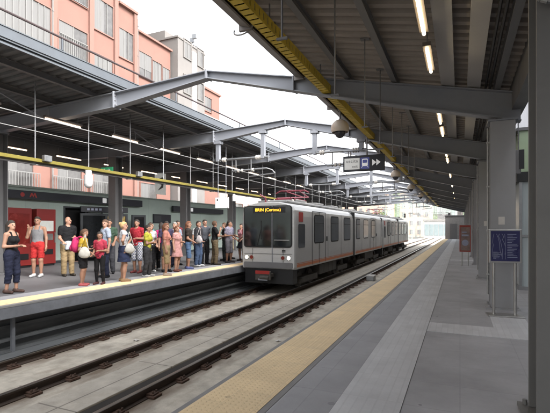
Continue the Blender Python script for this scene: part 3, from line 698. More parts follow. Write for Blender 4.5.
def machine(y0, y1, label, screen):
    t = thing('vending_machine', label, 'vending machine', (-15.0, (y0 + y1) / 2, 0), group='red machines against the green wall')
    w = (y1 - y0) / 2
    MB().box(-.38, .36, -w, w, .08, 2.2).build('cabinet', M['red'], t, bevel=.02)
    MB().box(-.36, .32, -w + .03, w - .03, 0, .08).build('plinth', M['black'], t)
    if screen:
        MB().box(.361, .375, -w + .12, w - .12, 1.35, 1.75).build('display', M['posterwhite'], t)
        MB().box(.361, .375, -w + .14, w - .14, 1.0, 1.25).build('keypad', M['stainless'], t)
        MB().box(.361, .38, -w + .14, w - .14, .45, .65).build('slot', M['black'], t)
    else:
        MB().box(.361, .372, -w + .1, w - .1, .9, 2.0).build('front_panel', mat('machine_front', (.15, .015, .012), .25, var=.4, scale=3), t)
        MB().box(.361, .38, -w + .14, w - .14, .3, .52).build('slot', M['black'], t)
    MB().box(.361, .40, w - .08, w - .05, .9, 1.3).build('handle', M['stainless'], t)
machine(9.75, 10.70, 'tall red machine with a dark red front panel, close to the left edge', False)
machine(10.90, 11.72, 'tall red machine with a white display and steel keypad', True)
def board(x, y, w, label, head, poster, rz):
    t = thing('information_board', label, 'information board', (x, y, 0), R(rz), 'information boards beside the column')
    b = MB()
    for s in (-w / 2, w / 2): b.box(-.06, .06, s - .05, s + .05, 0, 2.12)
    b.box(-.06, .06, -w / 2 + .05, w / 2 - .05, 2.02, 2.12).box(-.06, .06, -w / 2 + .05, w / 2 - .05, .22, .32); b.build('frame', M['darkframe'], t)
    MB().box(-.02, .02, -w / 2 + .05, w / 2 - .05, .32, 2.02).build('backing', poster, t)
    MB().box(.021, .035, -w / 2 + .05, w / 2 - .05, .32, 2.02).build('glass', M['glassdark'], t) if poster == M['darkframe'] else None
    if head:
        MB().box(-.12, .12, -w / 2 - .04, w / 2 + .04, 2.17, 2.42).build('header', M['signdark'], t, bevel=.01)
        m = MB()
        for i in range(4): m.box(.121, .125, -w * .3 + i * w * .16, -w * .3 + i * w * .16 + w * .1, 2.25, 2.34)
        m.build('header_mark', M['mapline'], t)
        m = MB().box(-.03, .03, -w * .35, -w * .3, 2.12, 2.17).box(-.03, .03, w * .3, w * .35, 2.12, 2.17); m.build('header_bracket', M['darkframe'], t)
    return t
def poster_mat():
    m = mat('poster_print', (.5, .4, .25), .4, var=.6, scale=3)
    nt = m.node_tree; N = nt.nodes; b = N['Principled BSDF']
    tc = N.new('ShaderNodeTexCoord'); nz = N.new('ShaderNodeTexNoise'); nz.inputs['Scale'].default_value = 2.6; nt.links.new(tc.outputs['Object'], nz.inputs['Vector'])
    cr_ = N.new('ShaderNodeValToRGB'); e = cr_.color_ramp.elements; e[0].position = .35; e[0].color = (.06, .09, .12, 1); e[1].position = .7; e[1].color = (.55, .50, .42, 1)
    for p_, c_ in ((.45, (.35, .27, .12, 1)), (.52, (.5, .34, .06, 1)), (.6, (.25, .12, .05, 1))):
        x = e.new(p_); x.color = c_
    nt.links.new(nz.outputs['Fac'], cr_.inputs['Fac']); nt.links.new(cr_.outputs['Color'], b.inputs['Base Color']); return m
board(-14.9, 13.85 + .0, 1.05, 'dark framed glass information board with lettered header, beside the dark doorway', True, M['darkframe'], -28)
board(-14.6, 14.85, .95, 'dark framed board with a warm coloured poster and lettered header', True, poster_mat(), -28)
board(-14.6, 16.35, .62, 'narrow dark framed board without header behind the column', False, M['darkframe'], -20)
def bench(x, y, label):
    t = thing('bench', label, 'bench', (x, y, 0), group='dark benches by the green wall')
    m = MB()
    for i in range(4): m.box(-.22 + i * .11, -.13 + i * .11, -.9, .9, .43, .46)
    m.build('seat', M['darkframe'], t)
    m = MB()
    for i in range(3): m.box(-.27, -.245, -.9, .9, .55 + i * .11, .63 + i * .11)
    m.build('backrest', M['darkframe'], t)
    for s in (-.7, .7): MB().box(-.2, .2, s - .03, s + .03, 0, .43).box(-.26, -.2, s - .03, s + .03, .3, .86).build('leg', M['steeldark'], t)
bench(-14.9, 18.0, 'dark slatted bench against the green wall behind the waiting passengers')
# square dark notice on the wall behind, white poster panel, lit hanging panel, red banner post
t = thing('wall_panel', 'dark rectangular notice on the green wall left of the second column', 'notice', (-15.39, 19.1, 1.9))
MB().box(0, .05, -.75, .75, -.14, .34).build('case', M['signdark'], t); MB().box(.051, .055, -.68, -.1, -.08, .26).build('sheet', M['darkframe'], t)
t = thing('poster_panel', 'white poster panel with grey drawing fixed above the green wall', 'poster', (-15.35, 18.9, 3.95))
MB().box(0, .05, -.45, .45, -.6, .6).build('panel', M['posterwhite'], t); m = MB()
m.prism([(-.25, -.4), (.05, -.1), (-.1, .3), (.3, .42), (.2, -.2)], .052, .056, 'x'); m.build('drawing', M['signgrey'], t)
t = thing('lit_panel', 'bright white lit panel hanging above passengers near the train front', 'sign', (-9.6, 16.0, 2.58))
MB().box(-.33, .33, -.05, .05, -.24, .24).build('case', M['whitepaint'], t, bevel=.01)
MB().box(-.30, .30, -.056, -.051, -.21, .21).build('face', M['lightbox'], t)
MB().box(-.24, -.16, -.061, -.057, .08, .17).build('mark', M['signgrey'], t)
for x in (-.2, .2): MB().tube((x, 0, .24), (x, 0, 2.55), .015, 8).build('hanger', M['steel'], t)
t = thing('exit_sign', 'small green exit sign with running figure hung under the far canopy', 'sign', (-13.0, 12.75, 3.78))
MB().box(-.30, .30, -.03, .03, -.13, .13).build('case', M['greensign'], t)
m = MB().tube((-.12, -.034, .06), (-.12, -.030, .06), .025, 8).prism([(-.16, .03), (-.09, .03), (-.06, -.09), (-.10, -.09), (-.12, -.02), (-.17, -.09), (-.20, -.07)], -.035, -.031, 'y').prism([(.02, -.01), (.12, -.01), (.12, -.06), (.2, .01), (.12, .08), (.12, .03), (.02, .03)], -.035, -.031, 'y'); m.build('pictogram', M['signwhite2'], t)
MB().tube((0, 0, .13), (0, 0, 1.0), .012, 6).build('hanger', M['steel'], t)
t = thing('banner', 'narrow red banner on a post beside the train front', 'banner', (-9.2, 17.4, 0))
MB().tube((0, 0, 0), (0, 0, 2.5), .03, 8).build('post', M['steeldark'], t); MB().box(.03, .34, -.008, .008, 1.35, 2.35).build('cloth', M['redmark'], t)
t = thing('security_camera', 'white camera housing hanging from the yellow far tray', 'camera', (-9.9, 9.0, 3.1))
MB().tube((0, 0, .04), (0, 0, -.10), .09, 14).tube((0, 0, -.10), (0, 0, -.36), .125, 16, .12).build('housing', M['whitepaint'], t)
MB().sphere((0, 0, -.36), .115, 14, 6, z0=-1, z1=.05).build('dome', M['whitepaint'], t, smooth=True)
t = thing('loudspeaker', 'small pale loudspeaker hanging from the yellow far tray by the train', 'loudspeaker', (-9.9, 17.6, 3.1))
MB().tube((0, 0, .0), (0, 0, -.14), .06, 12, .10).tube((0, 0, -.14), (0, 0, -.34), .10, 14).build('housing', M['whitepaint'], t); MB().tube((0, 0, -.34), (0, 0, -.345), .08, 12).build('grille', M['signgrey'], t)

# ------------------------------------------------------------------ near platform furniture
t = thing('map_stand', 'navy blue network map on a two legged steel stand', 'map stand', (.68, 7.9, 0), R(7))
for x in (-.16, .16): MB().tube((x, .03, .02), (x, .03, .92), .024, 10).build('leg', M['stainless'], t, smooth=False)
MB().box(-.27, .27, -.14, .16, 0, .022).build('base', M['stainless'], t, bevel=.006)
b = MB().box(-.245, .245, -.025, .045, .88, 1.44).build('board_frame', M['stainless'], t, bevel=.008)
MB().box(-.215, .215, -.031, -.0255, .91, 1.41).build('map_sheet', M['mapblue'], b)
random.seed(3); m = MB()
for i in range(5):
    x = -.17 + i * .04; z = 1.36; p = [(x, z)]
    for k in range(6): x += random.uniform(-.03, .035); z -= random.uniform(.04, .09); p.append((max(-.19, min(.0, x)), max(.94, z)))
    m.path([(a, -.0335, c) for a, c in p], .0022, 5)
for i in range(15):
    z = 1.35 - i * .027; m.box(.03, .03 + random.uniform(.06, .16), -.0335, -.0315, z, z + .007)
for i in range(10): m.box(-.18, -.18 + random.uniform(.04, .12), -.0335, -.0315, .95 + i * .012, .954 + i * .012)
m.build('map_print', M['mapline'], b)
t = thing('notice_stand', 'red framed notice stand far along the near platform', 'notice stand', (.18, 17.8, 0), R(5))
for x in (-.11, .11): MB().tube((x, 0, 0), (x, 0, .6), .02, 8).build('leg', M['stainless'], t)
b = MB().box(-.20, .20, -.03, .03, .55, 1.58).build('board_frame', M['redsign'], t, bevel=.01)
MB().box(-.165, .165, -.036, -.0305, .60, 1.50).build('sheet', mat('sheet_dim', (.24, .17, .15), .6, var=.3, scale=6), b)
m = MB(); m.tube((0, -.040, .9), (0, -.0365, .9), .12, 20).box(-.12, .12, -.040, -.0365, 1.15, 1.22).box(-.12, .05, -.040, -.0365, 1.28, 1.33); m.build('print', M['mapline'], b)
# lift kiosk behind the columns
t = thing('lift_kiosk', 'glazed lift kiosk with pale green upper panel and dark band', 'kiosk', (1.28, 11.4, 0))
MB().box(0, 2.2, 0, 3.2, 2.78, 3.75).build('upper_panel', M['kioskgreen'], t)
MB().box(-.05, 2.25, -.05, 3.25, 2.55, 2.78).build('band', M['black'], t)
MB().box(.02, 2.18, .04, 3.16, .08, 2.55).build('glass', M['kioskglass'], t)
m = MB()
for x in (.0, .62, 1.3, 2.14): m.box(x, x + .06, 0, .04, .08, 2.55)
m.box(0.06, 2.14, 0, .04, 1.25, 1.30); m.build('mullion', M['galv'], t)
MB().box(.24, .44, .005, .035, .1, 1.25).box(.24, .44, .005, .035, 1.30, 2.5).build('blue_strip', M['kioskglass2'], t)
MB().box(-.02, 2.22, -.02, 3.22, 0, .08).build('plinth', M['galv'], t)
MB().box(-.06, 2.26, -.06, 3.26, 3.75, 3.82).build('roof', M['steeldark'], t)
tag(MB().box(2.55, 2.75, -12, 63, 0, 7.2).build('back_wall', M['backwall']), 'tall blue grey panelled wall behind the near platform', 'wall')
t = thing('wall_louvre', 'pale frosted window strip high on the blue grey back wall', 'window', (2.54, 13, 0))
m = MB()
for y in np.arange(-3.2, 8, 1.15): m.box(-.03, 0, y, y + 1.0, 4.15, 4.55)
m.build('pane', M['kioskglass'], t); MB().box(-.05, 0, -3.4, 8.2, 4.05, 4.12).box(-.05, 0, -3.4, 8.2, 4.58, 4.64).build('frame', M['steeldark'], t)
# small grey box and rods on the kiosk side, hanging
t = thing('junction_box', 'dark box hung on two pale rods beside the kiosk', 'junction box', (1.12, 10.6, 2.95))
MB().box(-.10, .10, -.05, .05, -.30, .22).build('box', M['steeldark'], t, bevel=.01); MB().box(.06, .16, -.07, -.052, -.2, .22).build('door', M['black'], t)
for x in (-.05, .05): MB().tube((x, 0, .2), (x, 0, 1.4), .012, 6).build('rod', M['galv'], t)
# cabin closing the platform end, fence
t = thing('platform_cabin', 'grey cabin closing the far end of the near platform', 'cabin', (-.85, 62, 0))
MB().box(-1.0, 1.6, 0, 4, 0, 3.1).build('wall', M['roofgrey'], t); MB().box(-1.1, 1.7, -.1, 4.1, 3.1, 3.25).build('roof', M['steeldark'], t); MB().box(-.4, .5, -.03, -.003, 0, 2.1).build('door', M['steeldark'], t)

# ------------------------------------------------------------------ buildings beyond the far platform
XF = -22.0
t = thing('apartment_building', 'salmon pink apartment building with white shuttered windows behind the far canopy', 'building', (XF, 0, 0))
wl = MB()
wl.box(-9, 0, -6, 22.35, -1.2, 19.5)
wl.box(-9, 0, 22.35, 24.25, -1.2, 17.25)
wl.box(-9, -.003, 24.25, 28.4, -1.2, 16.1)
wl.build('wall', M['pink'], t)
m = MB()
for y, z1 in ((-2.0, 19.5), (4.5, 19.5), (11.0, 19.5), (13.9, 19.5), (17.45, 19.5), (20.15, 19.5), (22.3, 17.6), (24.2, 17.35)): m.box(.002, .16, y - .16, y + .16, -1.2, z1)
m.build('pilaster', M['pinktrim'], t)
m = MB().box(-9, .25, 22.5, 24.35, 17.25, 17.42).box(-9, .2, 24.4, 28.45, 16.1, 16.25).box(-9, .25, -6, 22.5, 19.5, 19.7); m.build('cornice', M['pinktrim'], t)
def bwin(parent, y0, y1, z0, z1, kind='shutter', x=0.0, n=3, trim='pinktrim'):
    f = MB().box(x + .001, x + .10, y0 - .07, y1 + .07, z0 - .07, z0).box(x + .001, x + .10, y0 - .07, y1 + .07, z1, z1 + .07).box(x + .001, x + .10, y0 - .07, y0, z0, z1).box(x + .001, x + .10, y1, y1 + .07, z0, z1)
    f = f.build('window', M[trim], parent)
    MB().box(x + .002, x + .03, y0, y1, z0, z1).build('pane', M['winglass'] if kind != 'shutter' else M['shutter'], f)
    if kind == 'half': MB().box(x + .031, x + .05, y0, y0 + (y1 - y0) * .5, z0, z1).build('shutter', M['shutter'], f)
    if kind == 'rolled': MB().box(x + .031, x + .05, y0, y1, z0 + (z1 - z0) * .35, z1).build('shutter', M['shutter'], f)
    m = MB()
    for i in range(1, n): y = y0 + (y1 - y0) * i / n; m.box(x + .05, x + .075, y - .03, y + .03, z0, z1)
    m.build('frame', M['facadewhite'], f)
    return f
def railing(parent, y0, y1, z0, z1, x=.12):
    m = MB().box(x - .02, x + .02, y0, y1, z1 - .05, z1).box(x - .02, x + .02, y0, y1, z0, z0 + .04)
    for y in np.arange(y0, y1, .16): m.box(x - .014, x + .014, y, y + .035, z0, z1)
    return m.build('railing', M['facadewhite'], parent)
bwin(t, 14.2, 17.2, 10.9, 14.3, 'shutter', n=8)
bwin(t, 14.2, 17.2, 15.6, 18.8, 'shutter', n=8)
bwin(t, 17.75, 19.85, 12.0, 13.95, 'half', n=2); railing(t, 17.75, 19.85, 12.0, 13.2)
bwin(t, 17.75, 19.85, 15.6, 17.6, 'half', n=2); railing(t, 17.75, 19.85, 15.6, 16.8)
bwin(t, 20.4, 22.05, 14.6, 16.7, 'half', n=3); bwin(t, 20.4, 22.0, 11.0, 13.0, 'shutter', n=4)
bwin(t, 22.6, 24.0, 13.6, 15.6, 'half', n=3); bwin(t, 22.6, 24.0, 10.0, 12.0, 'half', n=3)
bwin(t, 24.6, 26.0, 12.9, 14.75, 'rolled', n=2); bwin(t, 26.1, 27.2, 12.9, 14.6, 'shutter', n=3); bwin(t, 27.3, 28.2, 12.9, 14.5, 'rolled', n=2)
for a, b in ((-3.4, 3.0), (6, 10)): bwin(t, a, b, 11, 14, 'shutter', n=6)
for y in (17.0, 24.1):
    m = MB().tube((.13, y + .3, -1), (.13, y + .3, 17.0), .05, 8)
    for z in np.arange(1, 17, 2.2): m.box(.02, .19, y + .24, y + .36, z, z + .06)
    m.build('drainpipe', M['greyfacade'], t)
# lower floors seen under the canopy
for y0, y1, z0 in ((13.9, 16.3, 3.4), (17.1, 19.6, 3.4), (19.9, 22.2, 3.4), (9.5, 13.0, 3.4)):
    bwin(t, y0 + .2, y1 - .2, z0, z0 + 2.2, 'half', n=2); railing(t, y0, y1, z0 - .1, z0 + 1.15, .35)
    MB().box(.002, .5, y0 - .1, y1 + .1, z0 - .35, z0 - .1).build('balcony_slab', M['pinktrim'], t)
for y0, y1, z0 in ((24.8, 26.6, 3.3),): bwin(t, y0, y1, z0, z0 + 1.6, 'half', n=2)
MB().box(-6, -.05, 20.4, 25.5, 19.7, 20.2).build('roof', M['roofgrey'], t)
t = thing('apartment_block', 'grey plaster apartment block with rooftop aerials beyond the pink building', 'building', (-22.0, 0, 0))
MB().box(-4.5, .6, 28.6, 32.6, -1.2, 17.3).box(-4.4, -.8, 28.7, 30.4, 17.3, 18.2).build('wall', M['greyfacade'], t)
MB().box(-4.6, .66, 28.5, 32.66, 17.301, 17.45).build('roof', M['greyfacade'], t)
for z in (16.0, 13.0): bwin(t, 31.4, 32.3, z, z + 1.5, 'half', x=.6, n=2, trim='greyfacade'); bwin(t, 29.4, 30.4, z, z + 1.5, 'shutter', x=.6, n=2, trim='greyfacade')
MB().box(.602, .72, 30.6, 31.2, -1, 16.9).build('pale_strip', M['whitepaint'], t)
m = MB().tube((.2, 31.6, 17.4), (.2, 31.6, 19.0), .05, 6).tube((-.3, 32.0, 17.4), (-.3, 32.0, 18.9), .05, 6).box(-.05, .4, 31.5, 31.7, 18.5, 18.9).box(-.55, -.1, 31.9, 32.1, 18.4, 18.8).box(-.3, .2, 31.55, 32.05, 17.9, 17.96)
m.build('aerial', M['galv'], t)
t = thing('apartment_building', 'lower salmon pink block with white band beside the grey block', 'building', (-22.0, 0, 0))
MB().box(-9, 0, 32.75, 36.2, -1.2, 14.6).build('wall', M['pink'], t); MB().box(-9.1, .15, 32.76, 36.35, 14.6, 14.8).build('cornice', M['pinktrim'], t)
MB().box(.002, .08, 33.0, 36.1, 10.2, 12.2).build('white_band', M['whitepaint'], t)
bwin(t, 33.4, 34.6, 12.6, 13.9, 'half', n=2)
t = thing('warehouse', 'pale flat roofed warehouse behind the far platform past the pink building', 'building', (-26, 0, 0))
MB().box(-10, 0, 36.8, 62, -1.2, 6.5).build('wall', M['city1'], t); MB().box(-10.2, .3, 36.7, 62.2, 6.5, 6.8).build('roof', M['roofgrey'], t)
for i in range(6): bwin(t, 38 + i * 4, 40.4 + i * 4, 2.5, 4.6, 'half', n=2)

# ------------------------------------------------------------------ beyond the station: gantries, town, hill
gt = thing('catenary_gantry', 'x', 'gantry', group='line gantries beyond the platforms')
for x in (-10.2, -.9):
    m = MB()
    for dx in (-.15, .15): m.box(x + dx - .05, x + dx + .05, -.05, .05, -1.0, 6.2)
    for z in np.arange(-.8, 6, .5): m.box(x - .1, x + .1, -.04, .04, z, z + .06)
    m.build('mast', M['gantry'], gt)
m = MB().box(-10.4, -.7, -.06, .06, 5.5, 5.6).box(-10.4, -.7, -.06, .06, 6.1, 6.2)
for i in range(18): x = -10.2 + i * .52; m.tube((x, 0, 5.55), (x + .52, 0, 6.15) if i % 2 else (x + .26, 0, 6.15), .03, 5)
m.build('truss', M['gantry'], gt)
for x in (-6.4, -3.3): MB().tube((x, 0, 5.5), (x, 0, 3.7), .05, 6).tube((x - .6, 0, 3.7), (x + .6, 0, 3.7), .04, 6).build('dropper', M['galv'], gt)
for i, y in enumerate((65, 71, 78, 85, 93, 102, 112, 124)):
    lb = 'pale lattice gantry over the tracks, %s beyond the platform end' % ORD[i]
    if i == 0: gt.location = (0, y, 0); gt['label'] = lb
    else: dup(gt, loc=(0, y, 0), label=lb)
for i, (x, y, h) in enumerate(((-8.9, 69, 4.5), (-1.6, 74, 5.2), (-9.6, 83, 5.5), (-2.2, 97, 5.0))):
    q = thing('line_mast', 'pale line mast with cabinet and signal head beside the tracks, %s beyond the station' % ORD[i], 'mast', (x, y, -1.0), group='line masts beyond the platforms')
    MB().tube((0, 0, 0), (0, 0, h), .07, 8, .05).build('pole', M['gantry'], q); MB().box(-.18, .18, -.15, -.05, h - 1.0, h - .2).build('signal_head', M['black'], q); MB().box(-.2, .2, -.2, .2, 0, 1.1).build('cabinet', M['galv'], q)
for i, (x, z) in enumerate(((-6.9, 3.9), (-3.45, 3.2), (-3.45, 3.7), (-9.4, 5.0))):
    tag(MB().tube((x, 60, z), (x, 150, z), .012, 5).build('line_wire', M['wirepale']), 'thin line wire over the open tracks beyond the station, %s one across' % ORD[i], 'wire')
t = thing('notice_board', 'bright yellow board standing beside the track beyond the train', 'board', (-9.6, 64, -1))
MB().box(-.9, .9, -.05, .05, .7, 3.0).build('panel', M['yellowboard'], t)
for x in (-.7, .7): MB().box(x - .05, x + .05, .06, .14, 0, 2.9).build('post', M['steeldark'], t)
def town_house(x0, x1, y, dep, h, mm, label, nw, nf):
    t = thing('town_house', label, 'building', ((x0 + x1) / 2, y, -1.1), group='town houses beyond the station')
    w = (x1 - x0) / 2
    MB().box(-w, w, 0, dep, 0, h).build('wall', mm, t); MB().box(-w - .3, w + .3, -.3, dep + .3, h, h + .4).build('roof', M['roofgrey'], t)
    for j in range(nf):
        for i in range(nw):
            cx = -w + (i + .5) * 2 * w / nw; cz = h * (j + .45) / nf
            f = MB().box(cx - .65, cx + .65, -.06, -.002, cz - .85, cz + .95).build('window', mm, t)  # frames share the wall colour, low contrast painted in place of haze
            MB().box(cx - .5, cx + .5, -.07, -.061, cz - .75, cz + .8).build('pane', M['citypane'], f)
town_house(-34, -20, 130, 14, 13, M['city2'], 'pale pink town house beyond the station, widest of the row on the left', 6, 4)
town_house(-19, -9, 150, 14, 15, M['city1'], 'cream town house standing left of the far tracks', 4, 5)
town_house(-8, 1, 175, 14, 14, M['city3'], 'grey town house straight ahead beyond the tracks', 4, 4)
town_house(2, 13, 160, 14, 16, M['city2'], 'tall pale pink town house beyond the platform cabin', 4, 5)
town_house(14, 30, 150, 14, 17, M['city1'], 'tall cream town house hidden beyond the near platform wall', 5, 5)
town_house(-56, -36, 110, 14, 12, M['city3'], 'long grey town house beyond the warehouse', 6, 4)
t = thing('white_hall', 'low white hall with pale glass front beside the tracks', 'building', (-5, 110, -1.1))
MB().box(-3.2, 7, 0, 12, 0, 4.4).build('wall', M['whitepaint'], t); MB().box(-3.4, 7.2, -.3, 12, 4.4, 4.8).build('roof', M['roofgrey'], t)
m = MB()
for i in range(9): m.box(-3.0 + i * 1.1, -2.05 + i * 1.1, -.06, -.003, .8, 3.6)
m.build('glass', M['kioskglass2'], t)
hv = []; hf = []; nx, ny = 60, 12
rg = random.Random(5); ph = [rg.uniform(0, 6) for _ in range(6)]
for j in range(ny):
    for i in range(nx):
        x = -320 + 640 * i / (nx - 1); y = 330 + 200 * j / (ny - 1); s_ = math.sin(math.pi * min(1, j / (ny - 1)) * .55)
        h = s_ * (34 + 9 * math.sin(x * .02 + ph[0]) + 5 * math.sin(x * .05 + ph[1]) + 3 * math.sin(x * .11 + y * .1 + ph[2]))
        hv.append((x, y, -2 + h))
hf = [(j * nx + i, j * nx + i + 1, (j + 1) * nx + i + 1, (j + 1) * nx + i) for j in range(ny - 1) for i in range(nx - 1)]
struct(MB().add(hv, hf).build('hill', M['hill'], smooth=True))
def tree(x, y, h, label, seed):
    r = random.Random(seed); t = thing('tree', label, 'tree', (x, y, -1.1), group='trees beyond the station')
    tr = MB().tube((0, 0, 0), (.1, .05, h * .45), .22, 8, .14)
    tips = []
    for k in range(7):
        a = r.uniform(0, 6.28); q = (math.cos(a) * h * .25, math.sin(a) * h * .25, h * r.uniform(.6, .85)); tr.tube((.1, .05, h * .42), q, .10, 6, .03); tips.append(q)
    tr.build('trunk', M['bark'], t)
    c = MB()
    for k in range(1500):
        q = r.choice(tips); d = Vector((r.gauss(0, 1), r.gauss(0, 1), r.gauss(0, .8))) * h * .10
        p = Vector(q) + d; s_ = r.uniform(.12, .26); u = Vector((r.gauss(0, 1), r.gauss(0, 1), r.gauss(0, 1))).normalized(); v = u.orthogonal().normalized()
        c.add([p - u * s_, p + v * s_ * .6, p + u * s_, p - v * s_ * .6], [(0, 1, 2, 3)])
    c.build('crown', M['leaf'], t)
tree(-15.5, 84, 6, 'smaller leafy tree left of the yellow board', 2)

# ------------------------------------------------------------------ people: smooth bodies grown from distance fields
def surface_nets(D, org, h):
    nx, ny, nz = D.shape
    ins = D < 0
    cells = np.zeros((nx - 1, ny - 1, nz - 1), int)
    cs = [(i, j, k) for i in (0, 1) for j in (0, 1) for k in (0, 1)]
    for (i, j, k) in cs: cells += ins[i:nx - 1 + i, j:ny - 1 + j, k:nz - 1 + k]
    act = (cells > 0) & (cells < 8)
    idx = np.full(act.shape, -1); ids = np.argwhere(act); idx[act] = np.arange(len(ids))
    acc = np.zeros((len(ids), 3)); cnt = np.zeros(len(ids))
    val = {c: D[ids[:, 0] + c[0], ids[:, 1] + c[1], ids[:, 2] + c[2]] for c in cs}
    for a in cs:
        for ax in range(3):
            if a[ax]: continue
            b = list(a); b[ax] = 1; b = tuple(b)
            va, vb = val[a], val[b]; mk = (va < 0) != (vb < 0)
            t = va[mk] / (va[mk] - vb[mk]); p = np.tile(np.array(a, float), (mk.sum(), 1)); p[:, ax] += t
            acc[mk] += p; cnt[mk] += 1
    V = (ids + acc / cnt[:, None]) * h + np.array(org)
    F = []
    for ax in range(3):
        sl0 = [slice(1, n - 1) for n in D.shape]; sl1 = list(sl0)
        sl0[ax] = slice(0, D.shape[ax] - 1); sl1[ax] = slice(1, D.shape[ax])
        a = ins[tuple(sl0)]; b = ins[tuple(sl1)]
        off = np.array([1, 1, 1]); off[ax] = 0
        e = np.argwhere(a != b) + off; s_ = a[a != b]
        u, v = [(1, 2), (2, 0), (0, 1)][ax]
        du = np.zeros(3, int); du[u] = 1; dv = np.zeros(3, int); dv[v] = 1
        g = lambda q: idx[q[:, 0], q[:, 1], q[:, 2]]
        q = np.stack([g(e - du - dv), g(e - dv), g(e), g(e - du)], 1)
        q[~s_] = q[~s_][:, ::-1]
        F.append(q)
    return V, np.concatenate(F)

def sdf_cap(P, a, b, ra, rb, sy=1.0):
    a = np.array(a, float) * (1, sy, 1); b = np.array(b, float) * (1, sy, 1); P = P * (1, sy, 1)
    d = b - a; t = np.clip(((P - a) @ d) / max(1e-9, d @ d), 0, 1)
    return np.linalg.norm(P - (a + t[..., None] * d), axis=-1) - (ra + (rb - ra) * t)
def sdf_ell(P, c, r):
    q = P - np.array(c); r = np.array(r); k0 = np.linalg.norm(q / r, axis=-1); k1 = np.linalg.norm(q / r ** 2, axis=-1) + 1e-9
    return k0 * (k0 - 1) / k1
def grid_field(prims, h, infl=0.0):
    """prims: (kind, args, k); returns D, origin. Each primitive is evaluated in its own box and blended smoothly"""
    lo = np.full(3, 9.); hi = np.full(3, -9.)
    bx = []
    for kd, ar, k in prims:
        if kd == 'cap':
            a, b, ra, rb = ar[:4]; m = max(ra, rb); l = np.minimum(a, b) - m; u = np.maximum(a, b) + m
        else:
            c, r = ar; l = np.array(c) - r; u = np.array(c) + r
        bx.append((l, u)); lo = np.minimum(lo, l); hi = np.maximum(hi, u)
    pad = infl + 3 * h; lo = lo - pad; hi = hi + pad
    n = np.ceil((hi - lo) / h).astype(int) + 1
    D = np.full(n, .3)
    ax = [lo[i] + h * np.arange(n[i]) for i in range(3)]
    for (kd, ar, k), (l, u) in zip(prims, bx):
        e = .05 + infl
        s0 = np.maximum(0, np.floor((l - e - lo) / h).astype(int)); s1 = np.minimum(n, np.ceil((u + e - lo) / h).astype(int) + 1)
        sl = tuple(slice(a, b) for a, b in zip(s0, s1))
        P = np.stack(np.meshgrid(*[ax[i][s0[i]:s1[i]] for i in range(3)], indexing='ij'), -1)
        d = sdf_cap(P, *ar) if kd == 'cap' else sdf_ell(P, *ar)
        o = D[sl]; hh = np.clip(.5 + .5 * (o - d) / k, 0, 1)
        D[sl] = o * (1 - hh) + d * hh - k * hh * (1 - hh)
    return D - infl, lo, ax
def net_obj(D, lo, h, name, m, parent):
    for s_ in (np.s_[0], np.s_[-1]):
        D[s_] = np.maximum(D[s_], .01); D[:, s_] = np.maximum(D[:, s_], .01); D[:, :, s_] = np.maximum(D[:, :, s_], .01)
    V, F = surface_nets(D, lo, h)
    me = bpy.data.meshes.new(name); me.from_pydata(V.tolist(), [], F.tolist()); me.materials.append(m)
    me.polygons.foreach_set('use_smooth', [True] * len(me.polygons))
    o = bpy.data.objects.new(name, me); COL.objects.link(o); o.parent = parent
    return o

_cm = {}
def cloth(c, rough=.85):
    c = tuple(q * .60 for q in c)
    if c not in _cm: _cm[c] = mat('cloth', c, rough, var=.16, scale=7, bump=.85, bscale=8, spec=.2)
    return _cm[c]
SKIN = [mat('skin', (.31, .17, .115), .62, var=.06, scale=6), mat('skin', (.24, .125, .08), .62, var=.06, scale=6), mat('skin', (.2, .1, .06), .62, var=.06, scale=6)]
EYE = mat('eye', (.03, .02, .015), .2); LIP = mat('lips', (.36, .13, .11), .5)
HAIR = {'dark': mat('hair_dark', (.018, .012, .009), .8, var=.3, scale=20, stretch=(6, 6, 1)), 'brown': mat('hair_brown', (.07, .035, .018), .8, var=.3, scale=20, stretch=(6, 6, 1)),
        'red': mat('hair_auburn', (.11, .04, .018), .8, var=.3, scale=20, stretch=(6, 6, 1)), 'blond': mat('hair_blond', (.42, .27, .12), .8, var=.25, scale=20, stretch=(6, 6, 1)), 'grey': mat('hair_grey', (.2, .19, .18), .8, var=.25, scale=20)}
def pattern_mat(a, b, scale=9):
    m = mat('patterned_cloth', a, .8, var=.08)
    nt = m.node_tree; N = nt.nodes; bs = N['Principled BSDF']; tc = N.new('ShaderNodeTexCoord'); nz = N.new('ShaderNodeTexNoise'); nz.inputs['Scale'].default_value = scale; nz.inputs['Detail'].default_value = 1
    nt.links.new(tc.outputs['Object'], nz.inputs['Vector']); rp = N.new('ShaderNodeValToRGB'); rp.color_ramp.interpolation = 'CONSTANT'; rp.color_ramp.elements[0].color = (*a, 1); rp.color_ramp.elements[1].color = (*b, 1); rp.color_ramp.elements[1].position = .54
    nt.links.new(nz.outputs['Fac'], rp.inputs['Fac']); nt.links.new(rp.outputs['Color'], bs.inputs['Base Color']); return m
def plaid_mat(a, b):
    m = mat('plaid_cloth', a, .85, var=.08); nt = m.node_tree; N = nt.nodes; bs = N['Principled BSDF']; tc = N.new('ShaderNodeTexCoord'); ck = N.new('ShaderNodeTexChecker'); ck.inputs['Scale'].default_value = 22
    ck.inputs['Color1'].default_value = (*a, 1); ck.inputs['Color2'].default_value = (*b, 1); nt.links.new(tc.outputs['Object'], ck.inputs['Vector']); nt.links.new(ck.outputs['Color'], bs.inputs['Base Color']); return m
ARMS = {'down': ((.14, -.06, -1), (.06, .18, -1)), 'bent': ((.12, -.12, -1), (-.35, .85, .05)), 'hip': ((.75, -.35, -.75), (-.85, .25, -.42)),
        'cross': ((.10, .22, -1), (-.92, .36, .12)), 'face': ((.22, .38, -.9), (-.28, .30, .95)), 'hold': ((.10, .02, -1), (-.12, .8, -.45)), 'back': ((.25, -.4, -.9), (-.4, -.3, -.8))}
